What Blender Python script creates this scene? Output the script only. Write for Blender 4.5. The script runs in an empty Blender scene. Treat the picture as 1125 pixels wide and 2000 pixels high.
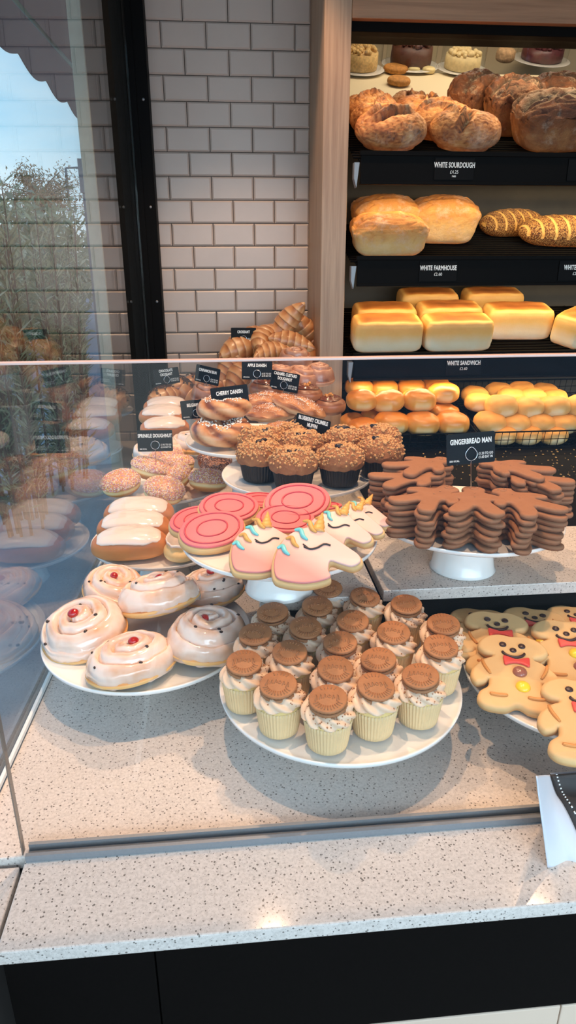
import bpy, math, random
from math import sin, cos, pi, radians, sqrt, atan2, exp
from mathutils import Vector, Matrix, Euler, noise
random.seed(7)
SC = bpy.context.scene
COL = SC.collection

# ------------------------------------------------------------------ camera
FPX = 1330.0
YAW, PITCH, ROLL = radians(5.3), radians(21.0), radians(-.11)
FW = Vector((sin(YAW)*cos(PITCH), cos(YAW)*cos(PITCH), -sin(PITCH)))
R0 = Vector((cos(YAW), -sin(YAW), 0)); U0 = R0.cross(FW)
RT = R0*cos(ROLL)+U0*sin(ROLL); UP = -R0*sin(ROLL)+U0*cos(ROLL)
EYE = Vector((0, 0, 1.62))
cd = bpy.data.cameras.new('camera'); cam = bpy.data.objects.new('camera', cd); COL.objects.link(cam)
cd.sensor_fit = 'VERTICAL'; cd.sensor_height = 36; cd.lens = FPX/2000*36; cd.clip_start = .02; cd.clip_end = 300
m = Matrix((RT, UP, -FW)).transposed().to_4x4(); m.translation = EYE; cam.matrix_world = m
SC.camera = cam

def at(x, y, Z=None, Y=None, X=None):
    """the point of a real plane (height Z, depth Y or side X) that the photo shows at x, y"""
    d = FW+RT*((x-562.5)/FPX)-UP*((y-1000)/FPX)
    if Z is not None: t = (Z-EYE.z)/d.z
    elif Y is not None: t = Y/d.y
    else: t = X/d.x
    return EYE+d*t
def dep(p): return (Vector(p)-EYE).dot(FW)
def wid(px, p): return px*dep(p)/FPX

# ------------------------------------------------------------------ materials
def S(r, g, b):
    f = lambda c: ((c/255+.055)/1.055)**2.4 if c > 10 else c/255/12.92
    return (f(r), f(g), f(b), 1)
MATS = {}
def mk(name):
    m = bpy.data.materials.new(name); m.use_nodes = True
    nt = m.node_tree; b = nt.nodes['Principled BSDF']; MATS[name] = m
    return m, nt, b
def N(nt, t, **k):
    n = nt.nodes.new(t)
    for a, v in k.items():
        if a in n.inputs: n.inputs[a].default_value = v
        else: setattr(n, a, v)
    return n
def ramp(nt, fac, stops):
    r = nt.nodes.new('ShaderNodeValToRGB'); e = r.color_ramp.elements
    while len(e) < len(stops): e.new(.5)
    for i, (p, c) in enumerate(stops): e[i].position = p; e[i].color = c
    nt.links.new(fac, r.inputs[0]); return r.outputs[0]
def co(nt): return nt.nodes.new('ShaderNodeTexCoord').outputs['Object']
def nz(nt, scale, detail=4, rough=.6, vec=None, dist=0):
    n = N(nt, 'ShaderNodeTexNoise'); n.inputs['Scale'].default_value = scale; n.inputs['Detail'].default_value = detail
    n.inputs['Roughness'].default_value = rough; n.inputs['Distortion'].default_value = dist
    nt.links.new(vec or co(nt), n.inputs['Vector']); return n.outputs['Fac']
def bump(nt, b, h, st=.3, d=.002):
    n = N(nt, 'ShaderNodeBump'); n.inputs['Strength'].default_value = st; n.inputs['Distance'].default_value = d
    nt.links.new(h, n.inputs['Height']); nt.links.new(n.outputs[0], b.inputs['Normal'])
def math_(nt, op, a, b_=None, clamp=False):
    n = nt.nodes.new('ShaderNodeMath'); n.operation = op; n.use_clamp = clamp
    for i, v in enumerate((a, b_)):
        if v is None: continue
        if isinstance(v, (int, float)): n.inputs[i].default_value = v
        else: nt.links.new(v, n.inputs[i])
    return n.outputs[0]
def plain(name, c, rough=.5, var=.0, scale=60, bst=0, bsc=200, bd=.001, metal=0, coat=0, sss=0, spec=.5):
    m, nt, b = mk(name)
    c2 = tuple(max(0, x*(1-var)) for x in c[:3])+(1,)
    c3 = tuple(min(1, x*(1+var*.6)) for x in c[:3])+(1,)
    if var: nt.links.new(ramp(nt, nz(nt, scale), [(.3, c2), (.7, c3)]), b.inputs['Base Color'])
    else: b.inputs['Base Color'].default_value = c
    b.inputs['Roughness'].default_value = rough; b.inputs['Metallic'].default_value = metal
    b.inputs['Coat Weight'].default_value = coat; b.inputs['Coat Roughness'].default_value = .12
    b.inputs['Specular IOR Level'].default_value = spec
    if sss:
        b.inputs['Subsurface Weight'].default_value = sss; b.inputs['Subsurface Radius'].default_value = (1, .6, .4); b.inputs['Subsurface Scale'].default_value = .004
    if bst: bump(nt, b, nz(nt, bsc), bst, bd)
    return m
def crust(name, stops, rough=.5, namp=.35, nscale=35, bst=.5, bsc=120, bd=.002, coat=0, fl=None):
    """baked dough: colour follows how well baked each spot is (attribute bake) plus mottling"""
    m, nt, b = mk(name)
    a = N(nt, 'ShaderNodeAttribute'); a.attribute_name = 'bake'
    n = nz(nt, nscale, 6, .65)
    f = math_(nt, 'ADD', a.outputs['Fac'], math_(nt, 'MULTIPLY', math_(nt, 'SUBTRACT', n, .5), namp*2), True)
    c = ramp(nt, f, stops)
    if fl:   # flour dusting
        k = ramp(nt, nz(nt, fl[0], 8, .75), [(fl[1], (0, 0, 0, 1)), (fl[2], (1, 1, 1, 1))])
        mx = N(nt, 'ShaderNodeMix'); mx.data_type = 'RGBA'
        nt.links.new(math_(nt, 'MULTIPLY', k, fl[3]), mx.inputs[0]); nt.links.new(c, mx.inputs[6]); mx.inputs[7].default_value = S(232, 214, 190); c = mx.outputs[2]
    nt.links.new(c, b.inputs['Base Color'])
    b.inputs['Roughness'].default_value = rough; b.inputs['Coat Weight'].default_value = coat; b.inputs['Coat Roughness'].default_value = .25
    bump(nt, b, nz(nt, bsc, 6, .7), bst, bd)
    return m

def stone(name):
    m, nt, b = mk(name)
    v = N(nt, 'ShaderNodeTexVoronoi'); v.inputs['Scale'].default_value = 210; nt.links.new(co(nt), v.inputs['Vector'])
    v2 = N(nt, 'ShaderNodeTexVoronoi'); v2.inputs['Scale'].default_value = 420; nt.links.new(co(nt), v2.inputs['Vector'])
    n = nz(nt, 260, 2, .5)
    k = math_(nt, 'MULTIPLY', math_(nt, 'LESS_THAN', v.outputs['Distance'], .27), math_(nt, 'GREATER_THAN', nz(nt, 150, 2), .5))
    k2 = math_(nt, 'LESS_THAN', v2.outputs['Distance'], .2)
    base = ramp(nt, n, [(.3, S(194, 184, 175)), (.6, S(212, 202, 193))])
    mx = N(nt, 'ShaderNodeMix'); mx.data_type = 'RGBA'; nt.links.new(math_(nt, 'MULTIPLY', k2, .45), mx.inputs[0]); nt.links.new(base, mx.inputs[6]); mx.inputs[7].default_value = S(120, 112, 105)
    m2 = N(nt, 'ShaderNodeMix'); m2.data_type = 'RGBA'; nt.links.new(math_(nt, 'MULTIPLY', k, .8), m2.inputs[0]); nt.links.new(mx.outputs[2], m2.inputs[6]); m2.inputs[7].default_value = S(84, 76, 70)
    nt.links.new(m2.outputs[2], b.inputs['Base Color']); b.inputs['Roughness'].default_value = .10; b.inputs['Specular IOR Level'].default_value = .3
    return m
STONE = stone('speckled_stone')
def wood(name, c1, c2, sc=1, rough=.5):
    m, nt, b = mk(name)
    mp = N(nt, 'ShaderNodeMapping'); mp.inputs['Scale'].default_value = (90*sc, 90*sc, 3*sc); nt.links.new(co(nt), mp.inputs[0])
    n = nz(nt, 1.0, 6, .6, mp.outputs[0], .4)
    nt.links.new(ramp(nt, n, [(.3, c1), (.65, c2)]), b.inputs['Base Color']); b.inputs['Roughness'].default_value = rough
    bump(nt, b, n, .15, .001); return m
WOOD = wood('oak_veneer', S(148, 116, 92), S(178, 146, 118))
def woodx():
    m, nt, b = mk('oak_fascia')
    mp = N(nt, 'ShaderNodeMapping'); mp.inputs['Scale'].default_value = (3, 90, 90); nt.links.new(co(nt), mp.inputs[0])
    n = nz(nt, 1.0, 6, .6, mp.outputs[0], .4)
    nt.links.new(ramp(nt, n, [(.3, S(140, 96, 66)), (.65, S(168, 120, 86))]), b.inputs['Base Color']); b.inputs['Roughness'].default_value = .5
    return m
WOODX = woodx()
TILE = plain('glazed_tile', S(184, 168, 157), .3, .05, 6, spec=.4)
GROUT = plain('grout', S(92, 80, 72), .9, .1, 200)
BLACK = plain('black_metal', S(13, 12, 12), .55, .1, 80, spec=.05)
BLACKM = plain('black_panel', S(14, 12, 11), .6, .15, 300, spec=.04)
SLATE = plain('dark_slate_panel', S(52, 47, 38), .6, .25, 9, .3, 30)
CARDM = plain('black_card', S(17, 19, 21), .55, 0, spec=.15)
LABELM = plain('black_label', S(15, 15, 16), .6, 0, spec=.08)
CHALK = plain('white_lettering', S(235, 235, 230), .6)
WIRE = plain('silver_wire', S(200, 200, 200), .25, metal=1)
ALU = plain('aluminium_channel', S(134, 138, 142), .45, .05, 300, metal=.3)
CERAMIC = plain('white_ceramic', S(236, 234, 230), .12, coat=.4)
CEIL = plain('ceiling_paint', S(190, 184, 178), .9, .03, 5)
SEAL = plain('white_silicone', S(225, 228, 226), .5)
PAPER = plain('white_paper', S(204, 206, 212), .7, .02, 30, .1, 60)
PAPERD = plain('dark_print_paper', S(44, 36, 32), .6, .1, 60)

def glass(name, tint=(1, 1, 1, 1), rough=0.0, k=1.0):
    m, nt, b = mk(name); nt.nodes.remove(b); out = nt.nodes['Material Output']
    g = nt.nodes.new('ShaderNodeNewGeometry')
    ior = math_(nt, 'ADD', math_(nt, 'MULTIPLY', g.outputs['Backfacing'], 1/1.5-1.5), 1.5)
    fr = nt.nodes.new('ShaderNodeFresnel'); nt.links.new(ior, fr.inputs['IOR'])
    t = nt.nodes.new('ShaderNodeBsdfTransparent'); t.inputs[0].default_value = tint
    gl = nt.nodes.new('ShaderNodeBsdfGlossy'); gl.inputs['Roughness'].default_value = rough
    mx = nt.nodes.new('ShaderNodeMixShader')
    nt.links.new(math_(nt, 'MULTIPLY', fr.outputs[0], k, True), mx.inputs[0]); nt.links.new(t.outputs[0], mx.inputs[1]); nt.links.new(gl.outputs[0], mx.inputs[2])
    nt.links.new(mx.outputs[0], out.inputs['Surface']); return m
GLASS = glass('clear_glass', (.97, .985, .98, 1))
GLASSF = glass('screen_glass', (.985, .99, .99, 1), 0, .6)
GEDGE = plain('polished_glass_edge', S(232, 196, 184), .25, .08, 8)

CRUST = dict(
 sour=crust('sourdough_crust', [(0, S(214, 176, 124)), (.3, S(190, 130, 76)), (.6, S(146, 84, 44)), (.85, S(84, 44, 24)), (1, S(48, 26, 18))], .6, .22, 14, 1, 45, .006, fl=(9, .5, .72, .5)),
 dark=crust('dark_tin_crust', [(0, S(188, 136, 84)), (.4, S(132, 80, 44)), (.7, S(88, 48, 28)), (1, S(44, 24, 16))], .6, .45, 16, 1, 38, .010, fl=(20, .56, .75, .4)),
 farm=crust('farmhouse_crust', [(0, S(232, 208, 166)), (.35, S(216, 170, 104)), (.65, S(190, 128, 62)), (1, S(140, 80, 36))], .7, .34, 18, .8, 50, .005, fl=(18, .5, .7, .45)),
 sand=crust('sandwich_crust', [(0, S(232, 212, 180)), (.35, S(222, 174, 100)), (.6, S(196, 128, 56)), (.85, S(158, 92, 38)), (1, S(120, 66, 30))], .6, .10, 20, .35, 50, .003),
 bap=crust('bap_crust', [(0, S(240, 214, 160)), (.4, S(226, 164, 78)), (.8, S(196, 118, 40)), (1, S(150, 82, 28))], .4, .12, 12, .15, 60, .001, coat=.15),
 bap2=crust('pale_bap_crust', [(0, S(240, 218, 176)), (.4, S(228, 180, 108)), (.8, S(208, 146, 70)), (1, S(170, 104, 48))], .6, .1, 12, .15, 60, .001, fl=(40, .6, .75, .4)),
 crois=crust('croissant_crust', [(0, S(232, 192, 142)), (.4, S(210, 152, 100)), (.75, S(176, 112, 66)), (1, S(128, 72, 40))], .35, .22, 40, .4, 160, .002, coat=.3),
 danish=crust('danish_crust', [(0, S(232, 200, 160)), (.4, S(206, 154, 108)), (.75, S(172, 108, 66)), (1, S(110, 58, 34))], .4, .25, 45, .4, 140, .002, coat=.25),
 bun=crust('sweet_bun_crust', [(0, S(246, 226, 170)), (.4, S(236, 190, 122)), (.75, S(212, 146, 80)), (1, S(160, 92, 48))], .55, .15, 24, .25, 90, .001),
 finger=crust('finger_bun_crust', [(0, S(236, 200, 148)), (.35, S(214, 150, 92)), (.75, S(190, 118, 66)), (1, S(150, 84, 46))], .5, .12, 20, .2, 90, .001, coat=.1),
 cinn=crust('cinnamon_crust', [(0, S(226, 184, 156)), (.4, S(200, 150, 122)), (.75, S(150, 98, 74)), (1, S(92, 52, 36))], .3, .2, 40, .3, 120, .001, coat=.4),
 ginger=crust('gingerbread', [(0, S(170, 120, 86)), (.5, S(152, 102, 70)), (1, S(112, 70, 46))], .75, .25, 60, .5, 300, .0008),
 bear=crust('shortbread', [(0, S(226, 196, 146)), (.5, S(218, 178, 122)), (1, S(192, 138, 82))], .7, .12, 40, .2, 200, .0006),
 choc=crust('chocolate_bun', [(0, S(190, 126, 80)), (.5, S(160, 96, 58)), (1, S(96, 52, 32))], .4, .2, 30, .3, 100, .001, coat=.2),
 muffin=crust('muffin_top', [(0, S(180, 124, 80)), (.5, S(150, 96, 60)), (1, S(96, 56, 36))], .8, .3, 60, .8, 180, .003),
)
def seeded():
    m, nt, b = mk('seeded_crust')
    a = N(nt, 'ShaderNodeAttribute'); a.attribute_name = 'bake'
    v = N(nt, 'ShaderNodeTexVoronoi'); v.inputs['Scale'].default_value = 260; nt.links.new(co(nt), v.inputs['Vector'])
    sd = ramp(nt, v.outputs['Distance'], [(.1, S(232, 190, 112)), (.5, S(150, 92, 40)), (.8, S(82, 46, 20))])
    gold = ramp(nt, nz(nt, 30), [(.3, S(222, 164, 84)), (.7, S(236, 190, 110))])
    mx = N(nt, 'ShaderNodeMix'); mx.data_type = 'RGBA'; nt.links.new(math_(nt, 'GREATER_THAN', a.outputs['Fac'], .5), mx.inputs[0])
    nt.links.new(gold, mx.inputs[6]); nt.links.new(sd, mx.inputs[7]); nt.links.new(mx.outputs[2], b.inputs['Base Color'])
    bump(nt, b, math_(nt, 'MULTIPLY', v.outputs['Distance'], a.outputs['Fac']), .8, .003); b.inputs['Roughness'].default_value = .65
    return m
SEEDED = seeded()
def icing(name, a, b_, thr=(.42, .62), rough=.16, sc=26):
    m, nt, b = mk(name)
    at_ = N(nt, 'ShaderNodeAttribute'); at_.attribute_name = 'bake'
    f = math_(nt, 'ADD', math_(nt, 'MULTIPLY', nz(nt, sc, 3, .5), .7), math_(nt, 'MULTIPLY', at_.outputs['Fac'], .45))
    nt.links.new(ramp(nt, f, [(thr[0], a), (thr[1], b_)]), b.inputs['Base Color'])
    b.inputs['Roughness'].default_value = rough; b.inputs['Coat Weight'].default_value = .5; b.inputs['Coat Roughness'].default_value = .08
    b.inputs['Subsurface Weight'].default_value = .25; b.inputs['Subsurface Radius'].default_value = (1, .7, .5); b.inputs['Subsurface Scale'].default_value = .004
    bump(nt, b, nz(nt, 60, 3), .12, .002); return m
ICE = icing('glaze_icing', S(238, 214, 198), S(212, 152, 104), (.42, .72))
ICEW = icing('white_fondant', S(228, 212, 200), S(220, 196, 178), (.4, .8), .14)
CHERRY = plain('glace_cherry', S(176, 22, 22), .1, .2, 100, coat=.6, sss=.1)
CURR = plain('currant', S(52, 28, 18), .4, .2, 300, .4, 400)
CREAM = plain('buttercream', S(228, 198, 168), .45, .05, 60, .1, 120, sss=.15)
SPONGE = plain('vanilla_sponge', S(230, 198, 130), .85, .12, 120, .6, 260, .001)
CASE = plain('cream_paper_case', S(230, 196, 146), .55, .06, 30)
CASEB = plain('black_paper_case', S(20, 19, 20), .5)
CASEW = plain('white_tulip_paper', S(232, 226, 220), .6, .04, 40)
BISC = plain('biscuit', S(164, 108, 66), .6, .15, 90, .5, 380, .0006)
CHOC = plain('chocolate', S(70, 34, 20), .3, .2, 60)
CHOCM = plain('milk_chocolate_icing', S(96, 50, 32), .2, .1, 40, coat=.4)
CRUMB = plain('crumble', S(206, 156, 104), .8, .35, 400, .4, 500)
SUGAR = plain('pearl_sugar', S(244, 238, 228), .5)
def sprinkles(name, stops):
    m, nt, b = mk(name)
    o = N(nt, 'ShaderNodeNewGeometry')
    nt.links.new(ramp(nt, o.outputs['Random Per Island'], stops), b.inputs['Base Color']); nt.nodes[-1].color_ramp.interpolation = 'CONSTANT'
    b.inputs['Roughness'].default_value = .4; return m
SPR = sprinkles('pastel_sprinkles', [(0, S(234, 204, 176)), (.28, S(222, 146, 140)), (.45, S(232, 196, 96)), (.62, S(244, 230, 216)), (.85, S(190, 150, 190))])
SPRD = sprinkles('dark_sprinkles', [(0, S(110, 78, 66)), (.35, S(206, 186, 176)), (.55, S(140, 100, 90)), (.8, S(88, 58, 50))])
PINKI = plain('pink_fondant', S(226, 112, 118), .5, .05, 30)
PINKD = plain('dark_pink_piping', S(196, 66, 80), .35)
def unic():
    m, nt, b = mk('pink_white_fondant')
    sx = N(nt, 'ShaderNodeSeparateXYZ'); nt.links.new(co(nt), sx.inputs[0])
    f = math_(nt, 'ADD', math_(nt, 'MULTIPLY', sx.outputs[1], 8), math_(nt, 'ADD', math_(nt, 'MULTIPLY', sx.outputs[0], 6), .62))
    nt.links.new(ramp(nt, f, [(.3, S(216, 134, 128)), (.62, S(222, 184, 174))]), b.inputs['Base Color']); b.inputs['Roughness'].default_value = .4
    return m
UNI = unic()
TURQ = plain('turquoise_piping', S(120, 206, 204), .35)
GOLD = plain('gold_piping', S(224, 164, 84), .4, .15, 80)
BLK = plain('black_piping', S(40, 30, 30), .4)
BROWNP = plain('dark_brown_piping', S(58, 34, 30), .35)
ORANGEP = plain('caramel_piping', S(206, 138, 70), .45)
REDP = plain('red_fondant', S(222, 74, 66), .35)
BTNB = plain('brown_candy', S(150, 92, 74), .25, coat=.3)
BTNY = plain('yellow_candy', S(240, 204, 50), .3, coat=.3)
JAM = plain('cherry_jam', S(120, 30, 18), .12, .4, 60, coat=.6)
BLUEB = plain('baked_blueberry', S(30, 20, 28), .3, .2, 90)

# ------------------------------------------------------------------ mesh helpers
def mesh(name, V, F, mat, parent=None, bake=None, smooth=True, kind=None):
    me = bpy.data.meshes.new(name); me.from_pydata([tuple(v) for v in V], [], F); me.update()
    if smooth: me.polygons.foreach_set('use_smooth', [True]*len(me.polygons))
    if bake is not None:
        a = me.attributes.new('bake', 'FLOAT', 'POINT'); a.data.foreach_set('value', [float(x) for x in bake])
    me.materials.append(mat)
    o = bpy.data.objects.new(name, me); COL.objects.link(o)
    if parent: o.parent = parent
    if kind: o['kind'] = kind
    return o
class MB:
    def __init__(s): s.V = []; s.F = []; s.B = []
    def add(s, V, F, B=None, M=None):
        n = len(s.V)
        s.V += [tuple(M @ Vector(v)) if M else tuple(v) for v in V]; s.F += [tuple(i+n for i in f) for f in F]
        s.B += list(B) if B is not None else [0]*len(V); return s
    def box(s, a, b, M=None):
        x0, y0, z0 = a; x1, y1, z1 = b
        return s.add([(x0, y0, z0), (x1, y0, z0), (x1, y1, z0), (x0, y1, z0), (x0, y0, z1), (x1, y0, z1), (x1, y1, z1), (x0, y1, z1)],
              [(0, 3, 2, 1), (4, 5, 6, 7), (0, 1, 5, 4), (1, 2, 6, 5), (2, 3, 7, 6), (3, 0, 4, 7)], None, M)
    def out(s, name, mat, parent=None, smooth=True, kind=None): return mesh(name, s.V, s.F, mat, parent, s.B, smooth, kind)
def bevel(o, w=.002, seg=2, ang=40):
    md = o.modifiers.new('soft edges', 'BEVEL'); md.width = w; md.segments = seg; md.limit_method = 'ANGLE'; md.angle_limit = radians(ang)
    md2 = o.modifiers.new('wn', 'WEIGHTED_NORMAL'); md2.keep_sharp = True
    return o
def boxo(name, a, b, mat, parent=None, bv=.0015, kind=None):
    o = MB().box(a, b).out(name, mat, parent, False, kind)
    if bv: bevel(o, bv)
    return o
def grid(nu, nv, fn, cu=True, cv=False, cap0=False, cap1=False):
    """fn(u 0..1, v 0..1)->(x,y,z,bake); u around"""
    V = []; B = []
    for j in range(nv):
        for i in range(nu):
            p = fn(i/(nu if cu else nu-1), j/(nv if cv else nv-1)); V.append(p[:3]); B.append(p[3] if len(p) > 3 else 0)
    F = []
    for j in range(nv if cv else nv-1):
        for i in range(nu if cu else nu-1):
            a = j*nu+i; b = j*nu+(i+1) % nu; c = ((j+1) % nv)*nu+(i+1) % nu; d = ((j+1) % nv)*nu+i
            F.append((a, b, c, d))
    if cap0: F.append(tuple(range(nu))[::-1])
    if cap1: F.append(tuple((nv-1)*nu+i for i in range(nu)))
    return V, F, B
def lathe(prof, n=64, cap=True, rf=None):
    k = len(prof)
    def fn(u, v):
        r, z = prof[round(v*(k-1))]; t = u*2*pi; s = rf(t, r, z) if rf else 1
        return (r*s*cos(t), r*s*sin(t), z, 0)
    return grid(n, k, fn, True, False, cap, cap)
def tube(pts, r, n=8, closed=False):
    pts = [Vector(p) for p in pts]; V = []; F = []; k = len(pts)
    up = Vector((0, 0, 1)); last = None
    for i, p in enumerate(pts):
        d = (pts[(i+1) % k]-pts[i-1]) if closed else (pts[min(i+1, k-1)]-pts[max(i-1, 0)])
        d.normalize(); a = last if last else (up if abs(d.z) < .9 else Vector((1, 0, 0)))
        a = (a-d*a.dot(d)).normalized(); last = a; b = d.cross(a); rr = r[i] if isinstance(r, (list, tuple)) else r
        for j in range(n):
            t = 2*pi*j/n; V.append(p+a*(rr*cos(t))+b*(rr*sin(t)))
    for i in range(k if closed else k-1):
        for j in range(n):
            a = i*n+j; b = i*n+(j+1) % n; c = ((i+1) % k)*n+(j+1) % n; d = ((i+1) % k)*n+j; F.append((a, b, c, d))
    if not closed: F.append(tuple(range(n))[::-1]); F.append(tuple((k-1)*n+j for j in range(n)))
    return V, F
def spline(P, n=6, closed=True):
    P = [Vector(p) for p in P]; k = len(P); out = []
    rng = range(k) if closed else range(k-1)
    g = (lambda i: P[i % k]) if closed else (lambda i: P[max(0, min(k-1, i))])
    for i in rng:
        a, b, c, d = g(i-1), g(i), g(i+1), g(i+2)
        for j in range(n):
            t = j/n; out.append(.5*((2*b)+(c-a)*t+(2*a-5*b+4*c-d)*t*t+(3*b-a-3*c+d)*t**3))
    if not closed: out.append(P[-1])
    return out
def cookie(outline, th, r=None, n=5, z0=0, dome=0, sub=5):
    """rounded slab of an outline (x,y)"""
    L = spline([(x, y, 0) for x, y in outline], sub); k = len(L)
    area = sum(L[i].x*L[(i+1) % k].y-L[(i+1) % k].x*L[i].y for i in range(k))
    if area < 0: L.reverse()
    Nn = []
    for i in range(k):
        d = L[(i+1) % k]-L[i-1]; d.normalize(); Nn.append(Vector((d.y, -d.x, 0)))
    r = r or th*.45; V = []; B = []; F = []
    rings = [(-r, 0, 1)]+[(-r+r*sin(a), r-r*cos(a), .8) for a in [pi/2*i/n for i in range(1, n+1)]]+[(-r+r*cos(a), th-r+r*sin(a), .5) for a in [pi/2*i/n for i in range(0, n+1)]]
    for off, z, bk in rings:
        for i in range(k): V.append(L[i]+Nn[i]*off+Vector((0, 0, z0+z))); B.append(bk)
    m_ = len(rings)
    for j in range(m_-1):
        for i in range(k):
            a = j*k+i; b = j*k+(i+1) % k; F.append((a, b, b+k, a+k))
    from mathutils.geometry import tessellate_polygon
    for j, fl in ((0, True), (m_-1, False)):
        for t in tessellate_polygon([[V[j*k+i] for i in range(k)]]):
            a, b, c = (V[j*k+q] for q in t); up = (b-a).cross(c-a).z > 0
            t = tuple(j*k+q for q in t); F.append(t if up != fl else t[::-1])
    return V, F, B
def superdir(u, v, e1, e2):
    """unit superquadric"""
    s = lambda x, e: math.copysign(abs(x)**e, x)
    t = u*2*pi; f = (v-.5)*pi
    return s(cos(f), e1)*s(cos(t), e2), s(cos(f), e1)*s(sin(t), e2), s(sin(f), e1)
def nn(x, y, z, s=1): return noise.noise(Vector((x*s, y*s, z*s)))
def ball(r, n=10, m_=6, sq=(1, 1, 1)):
    return grid(n, m_+1, lambda u, v: (r*sq[0]*cos((v-.5)*pi)*cos(u*2*pi), r*sq[1]*cos((v-.5)*pi)*sin(u*2*pi), r*sq[2]*sin((v-.5)*pi), 0))

# ------------------------------------------------------------------ things
def empty(name, loc=(0, 0, 0)):
    o = bpy.data.objects.new(name, None); o.empty_display_size = .02; COL.objects.link(o); o.location = loc; return o
def tag(o, label=None, cat=None, group=None, kind=None):
    if label: o['label'] = label
    if cat: o['category'] = cat
    if group: o['group'] = group
    if kind: o['kind'] = kind
    return o
def copy_tree(o, parent=None):
    c = o.copy(); COL.objects.link(c); c.parent = parent
    for ch in o.children: copy_tree(ch, c)
    return c
PROTOS = []
def proto(name, cat):
    o = empty(name); o['category'] = cat; PROTOS.append(o); return o
USED = set()
def put(p, loc, rot=(0, 0, 0), s=1, label=None, group=None):
    if p.name in USED: o = copy_tree(p)
    else: USED.add(p.name); o = p
    o.location = loc; o.rotation_euler = Euler([radians(a) for a in rot]) if not isinstance(rot, Matrix) else rot.to_euler()
    o.scale = (s, s, s) if isinstance(s, (int, float)) else s
    for k in ('label', 'group'):
        if k in o: del o[k]
    if label: o['label'] = label
    if group: o['group'] = group
    return o
def structure(o): o['kind'] = 'structure'; return o

# ================================================================== SETTING
XW = lambda Y: -.335+.033*(Y-.8)          # the shop window's line
structure(boxo('floor', (-.33, -1.5, -.05), (3.4, 3.9, 0), plain('floor_tile', S(150, 140, 130), .5, .1, 3), bv=0))
structure(boxo('ceiling', (-.33, -.6, 3.0), (3.4, 3.9, 3.08), CEIL, bv=0))
structure(boxo('wall_right', (3.4, -1.5, 0), (3.5, 3.9, 3.0), plain('painted_wall', S(176, 164, 150), .9, .05, 3), bv=0))
structure(boxo('wall_rear', (-.33, 3.9, 0), (3.5, 4.0, 3.0), plain('kitchen_wall', S(196, 180, 150), .9, .05, 3), bv=0))
wb = structure(boxo('wall_back', (-.33, 2.668, 0), (.33, 2.76, 3.0), GROUT, bv=0))
# glazed metro tiles: bevelled blocks in running bond
tb = MB(); px_, pz_, g_ = .1475, .0759, .0028
for r_ in range(-17, 28):
    zt = 1.4849+pz_*r_; off = .054+(px_/2 if r_ % 2 == 0 else 0)
    k0 = -4
    for c_ in range(k0, 4):
        x0 = off+c_*px_; x1 = x0+px_-g_; x0b = x0
        x0b = max(x0, -.275); x1 = min(x1, .3245)
        if x1-x0b < .006 or zt > 2.98: continue
        z1 = zt+pz_-g_; b = .005
        V = [(x0b, 2.668, zt), (x1, 2.668, zt), (x1, 2.668, z1), (x0b, 2.668, z1),
             (x0b, 2.664, zt), (x1, 2.664, zt), (x1, 2.664, z1), (x0b, 2.664, z1),
             (x0b+b, 2.660, zt+b), (x1-b, 2.660, zt+b), (x1-b, 2.660, z1-b), (x0b+b, 2.660, z1-b)]
        F = [(0, 1, 5, 4), (1, 2, 6, 5), (2, 3, 7, 6), (3, 0, 4, 7), (4, 5, 9, 8), (5, 6, 10, 9), (6, 7, 11, 10), (7, 4, 8, 11), (8, 9, 10, 11)]
        tb.add(V, F)
structure(boxo('sky_blocker', (-.33, -1.62, 2.22), (3.4, -1.55, 3.0), bpy.data.materials['painted_wall'], bv=0))  # unseen wall added to keep sky light off the upper tiles
t_ = tb.out('wall_tiles', TILE, wb, False); t_['kind'] = 'structure'
structure(boxo('column_wood', (.325, 2.33, 0), (.405, 2.76, 3.0), WOOD, bv=.002))
bpy.data.objects['column_wood'].name = 'trim_1'
# stone counter, front ledge, glazing channel
ct = tag(empty('stone_counter', (.5, .6, 0)), 'pale speckled stone counter holding all the cake stands', 'counter')
def rel(o, p): o.parent = p; o.matrix_parent_inverse = Matrix.Translation(-Vector(p.location)); return o
def poly_slab(name, pts, z0, z1, mat, parent=None, bv=.002):
    k = len(pts); V = [(x, y, z0) for x, y in pts]+[(x, y, z1) for x, y in pts]
    F = [tuple(range(k))[::-1], tuple(range(k, 2*k))]+[(i, (i+1) % k, (i+1) % k+k, i+k) for i in range(k)]
    o = mesh(name, V, F, mat, None, None, False)
    if bv: bevel(o, bv)
    if parent: rel(o, parent)
    return o
poly_slab('worktop', [(XW(.662)+.006, .662), (1.75, .662), (1.75, 2.655), (XW(2.64)+.066, 2.655), (XW(2.56)+.062, 2.575), (XW(2.57)+.006, 2.57)], .90, .92, STONE, ct)
poly_slab('front_ledge', [(-.265, .537), (1.75, .537), (1.75, .66), (-.265, .66)], .90, .92, STONE, ct)
poly_slab('front_panel', [(-.262, .541), (-.10, .541), (-.10, .56), (-.262, .56)], .737, .8995, BLACKM, ct, .001)
poly_slab('front_panel', [(-.0985, .541), (1.75, .541), (1.75, .56), (-.0985, .56)], .737, .8995, BLACKM, ct, .001)
TC = plain('cream_tile', S(214, 190, 168), .35, .05, 5)
for i in range(6): poly_slab('tile_panel', [(-.262+.327*i+.0015, .540), (.065+.327*i, .540), (.065+.327*i, .56), (-.262+.327*i+.0015, .56)], .02, .736, TC, ct, .0015)
poly_slab('carcass', [(-.26, .561), (1.74, .561), (1.74, 2.6), (-.26, 2.6)], .0, .8995, BLACKM, ct, 0)
tag(poly_slab('stone_sill', [(-.9, .2), (-.272, .2), (-.272, .655), (-.9, .655)], .88, .912, STONE), 'grey speckled stone sill left of the counter ledge', 'sill')
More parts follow.
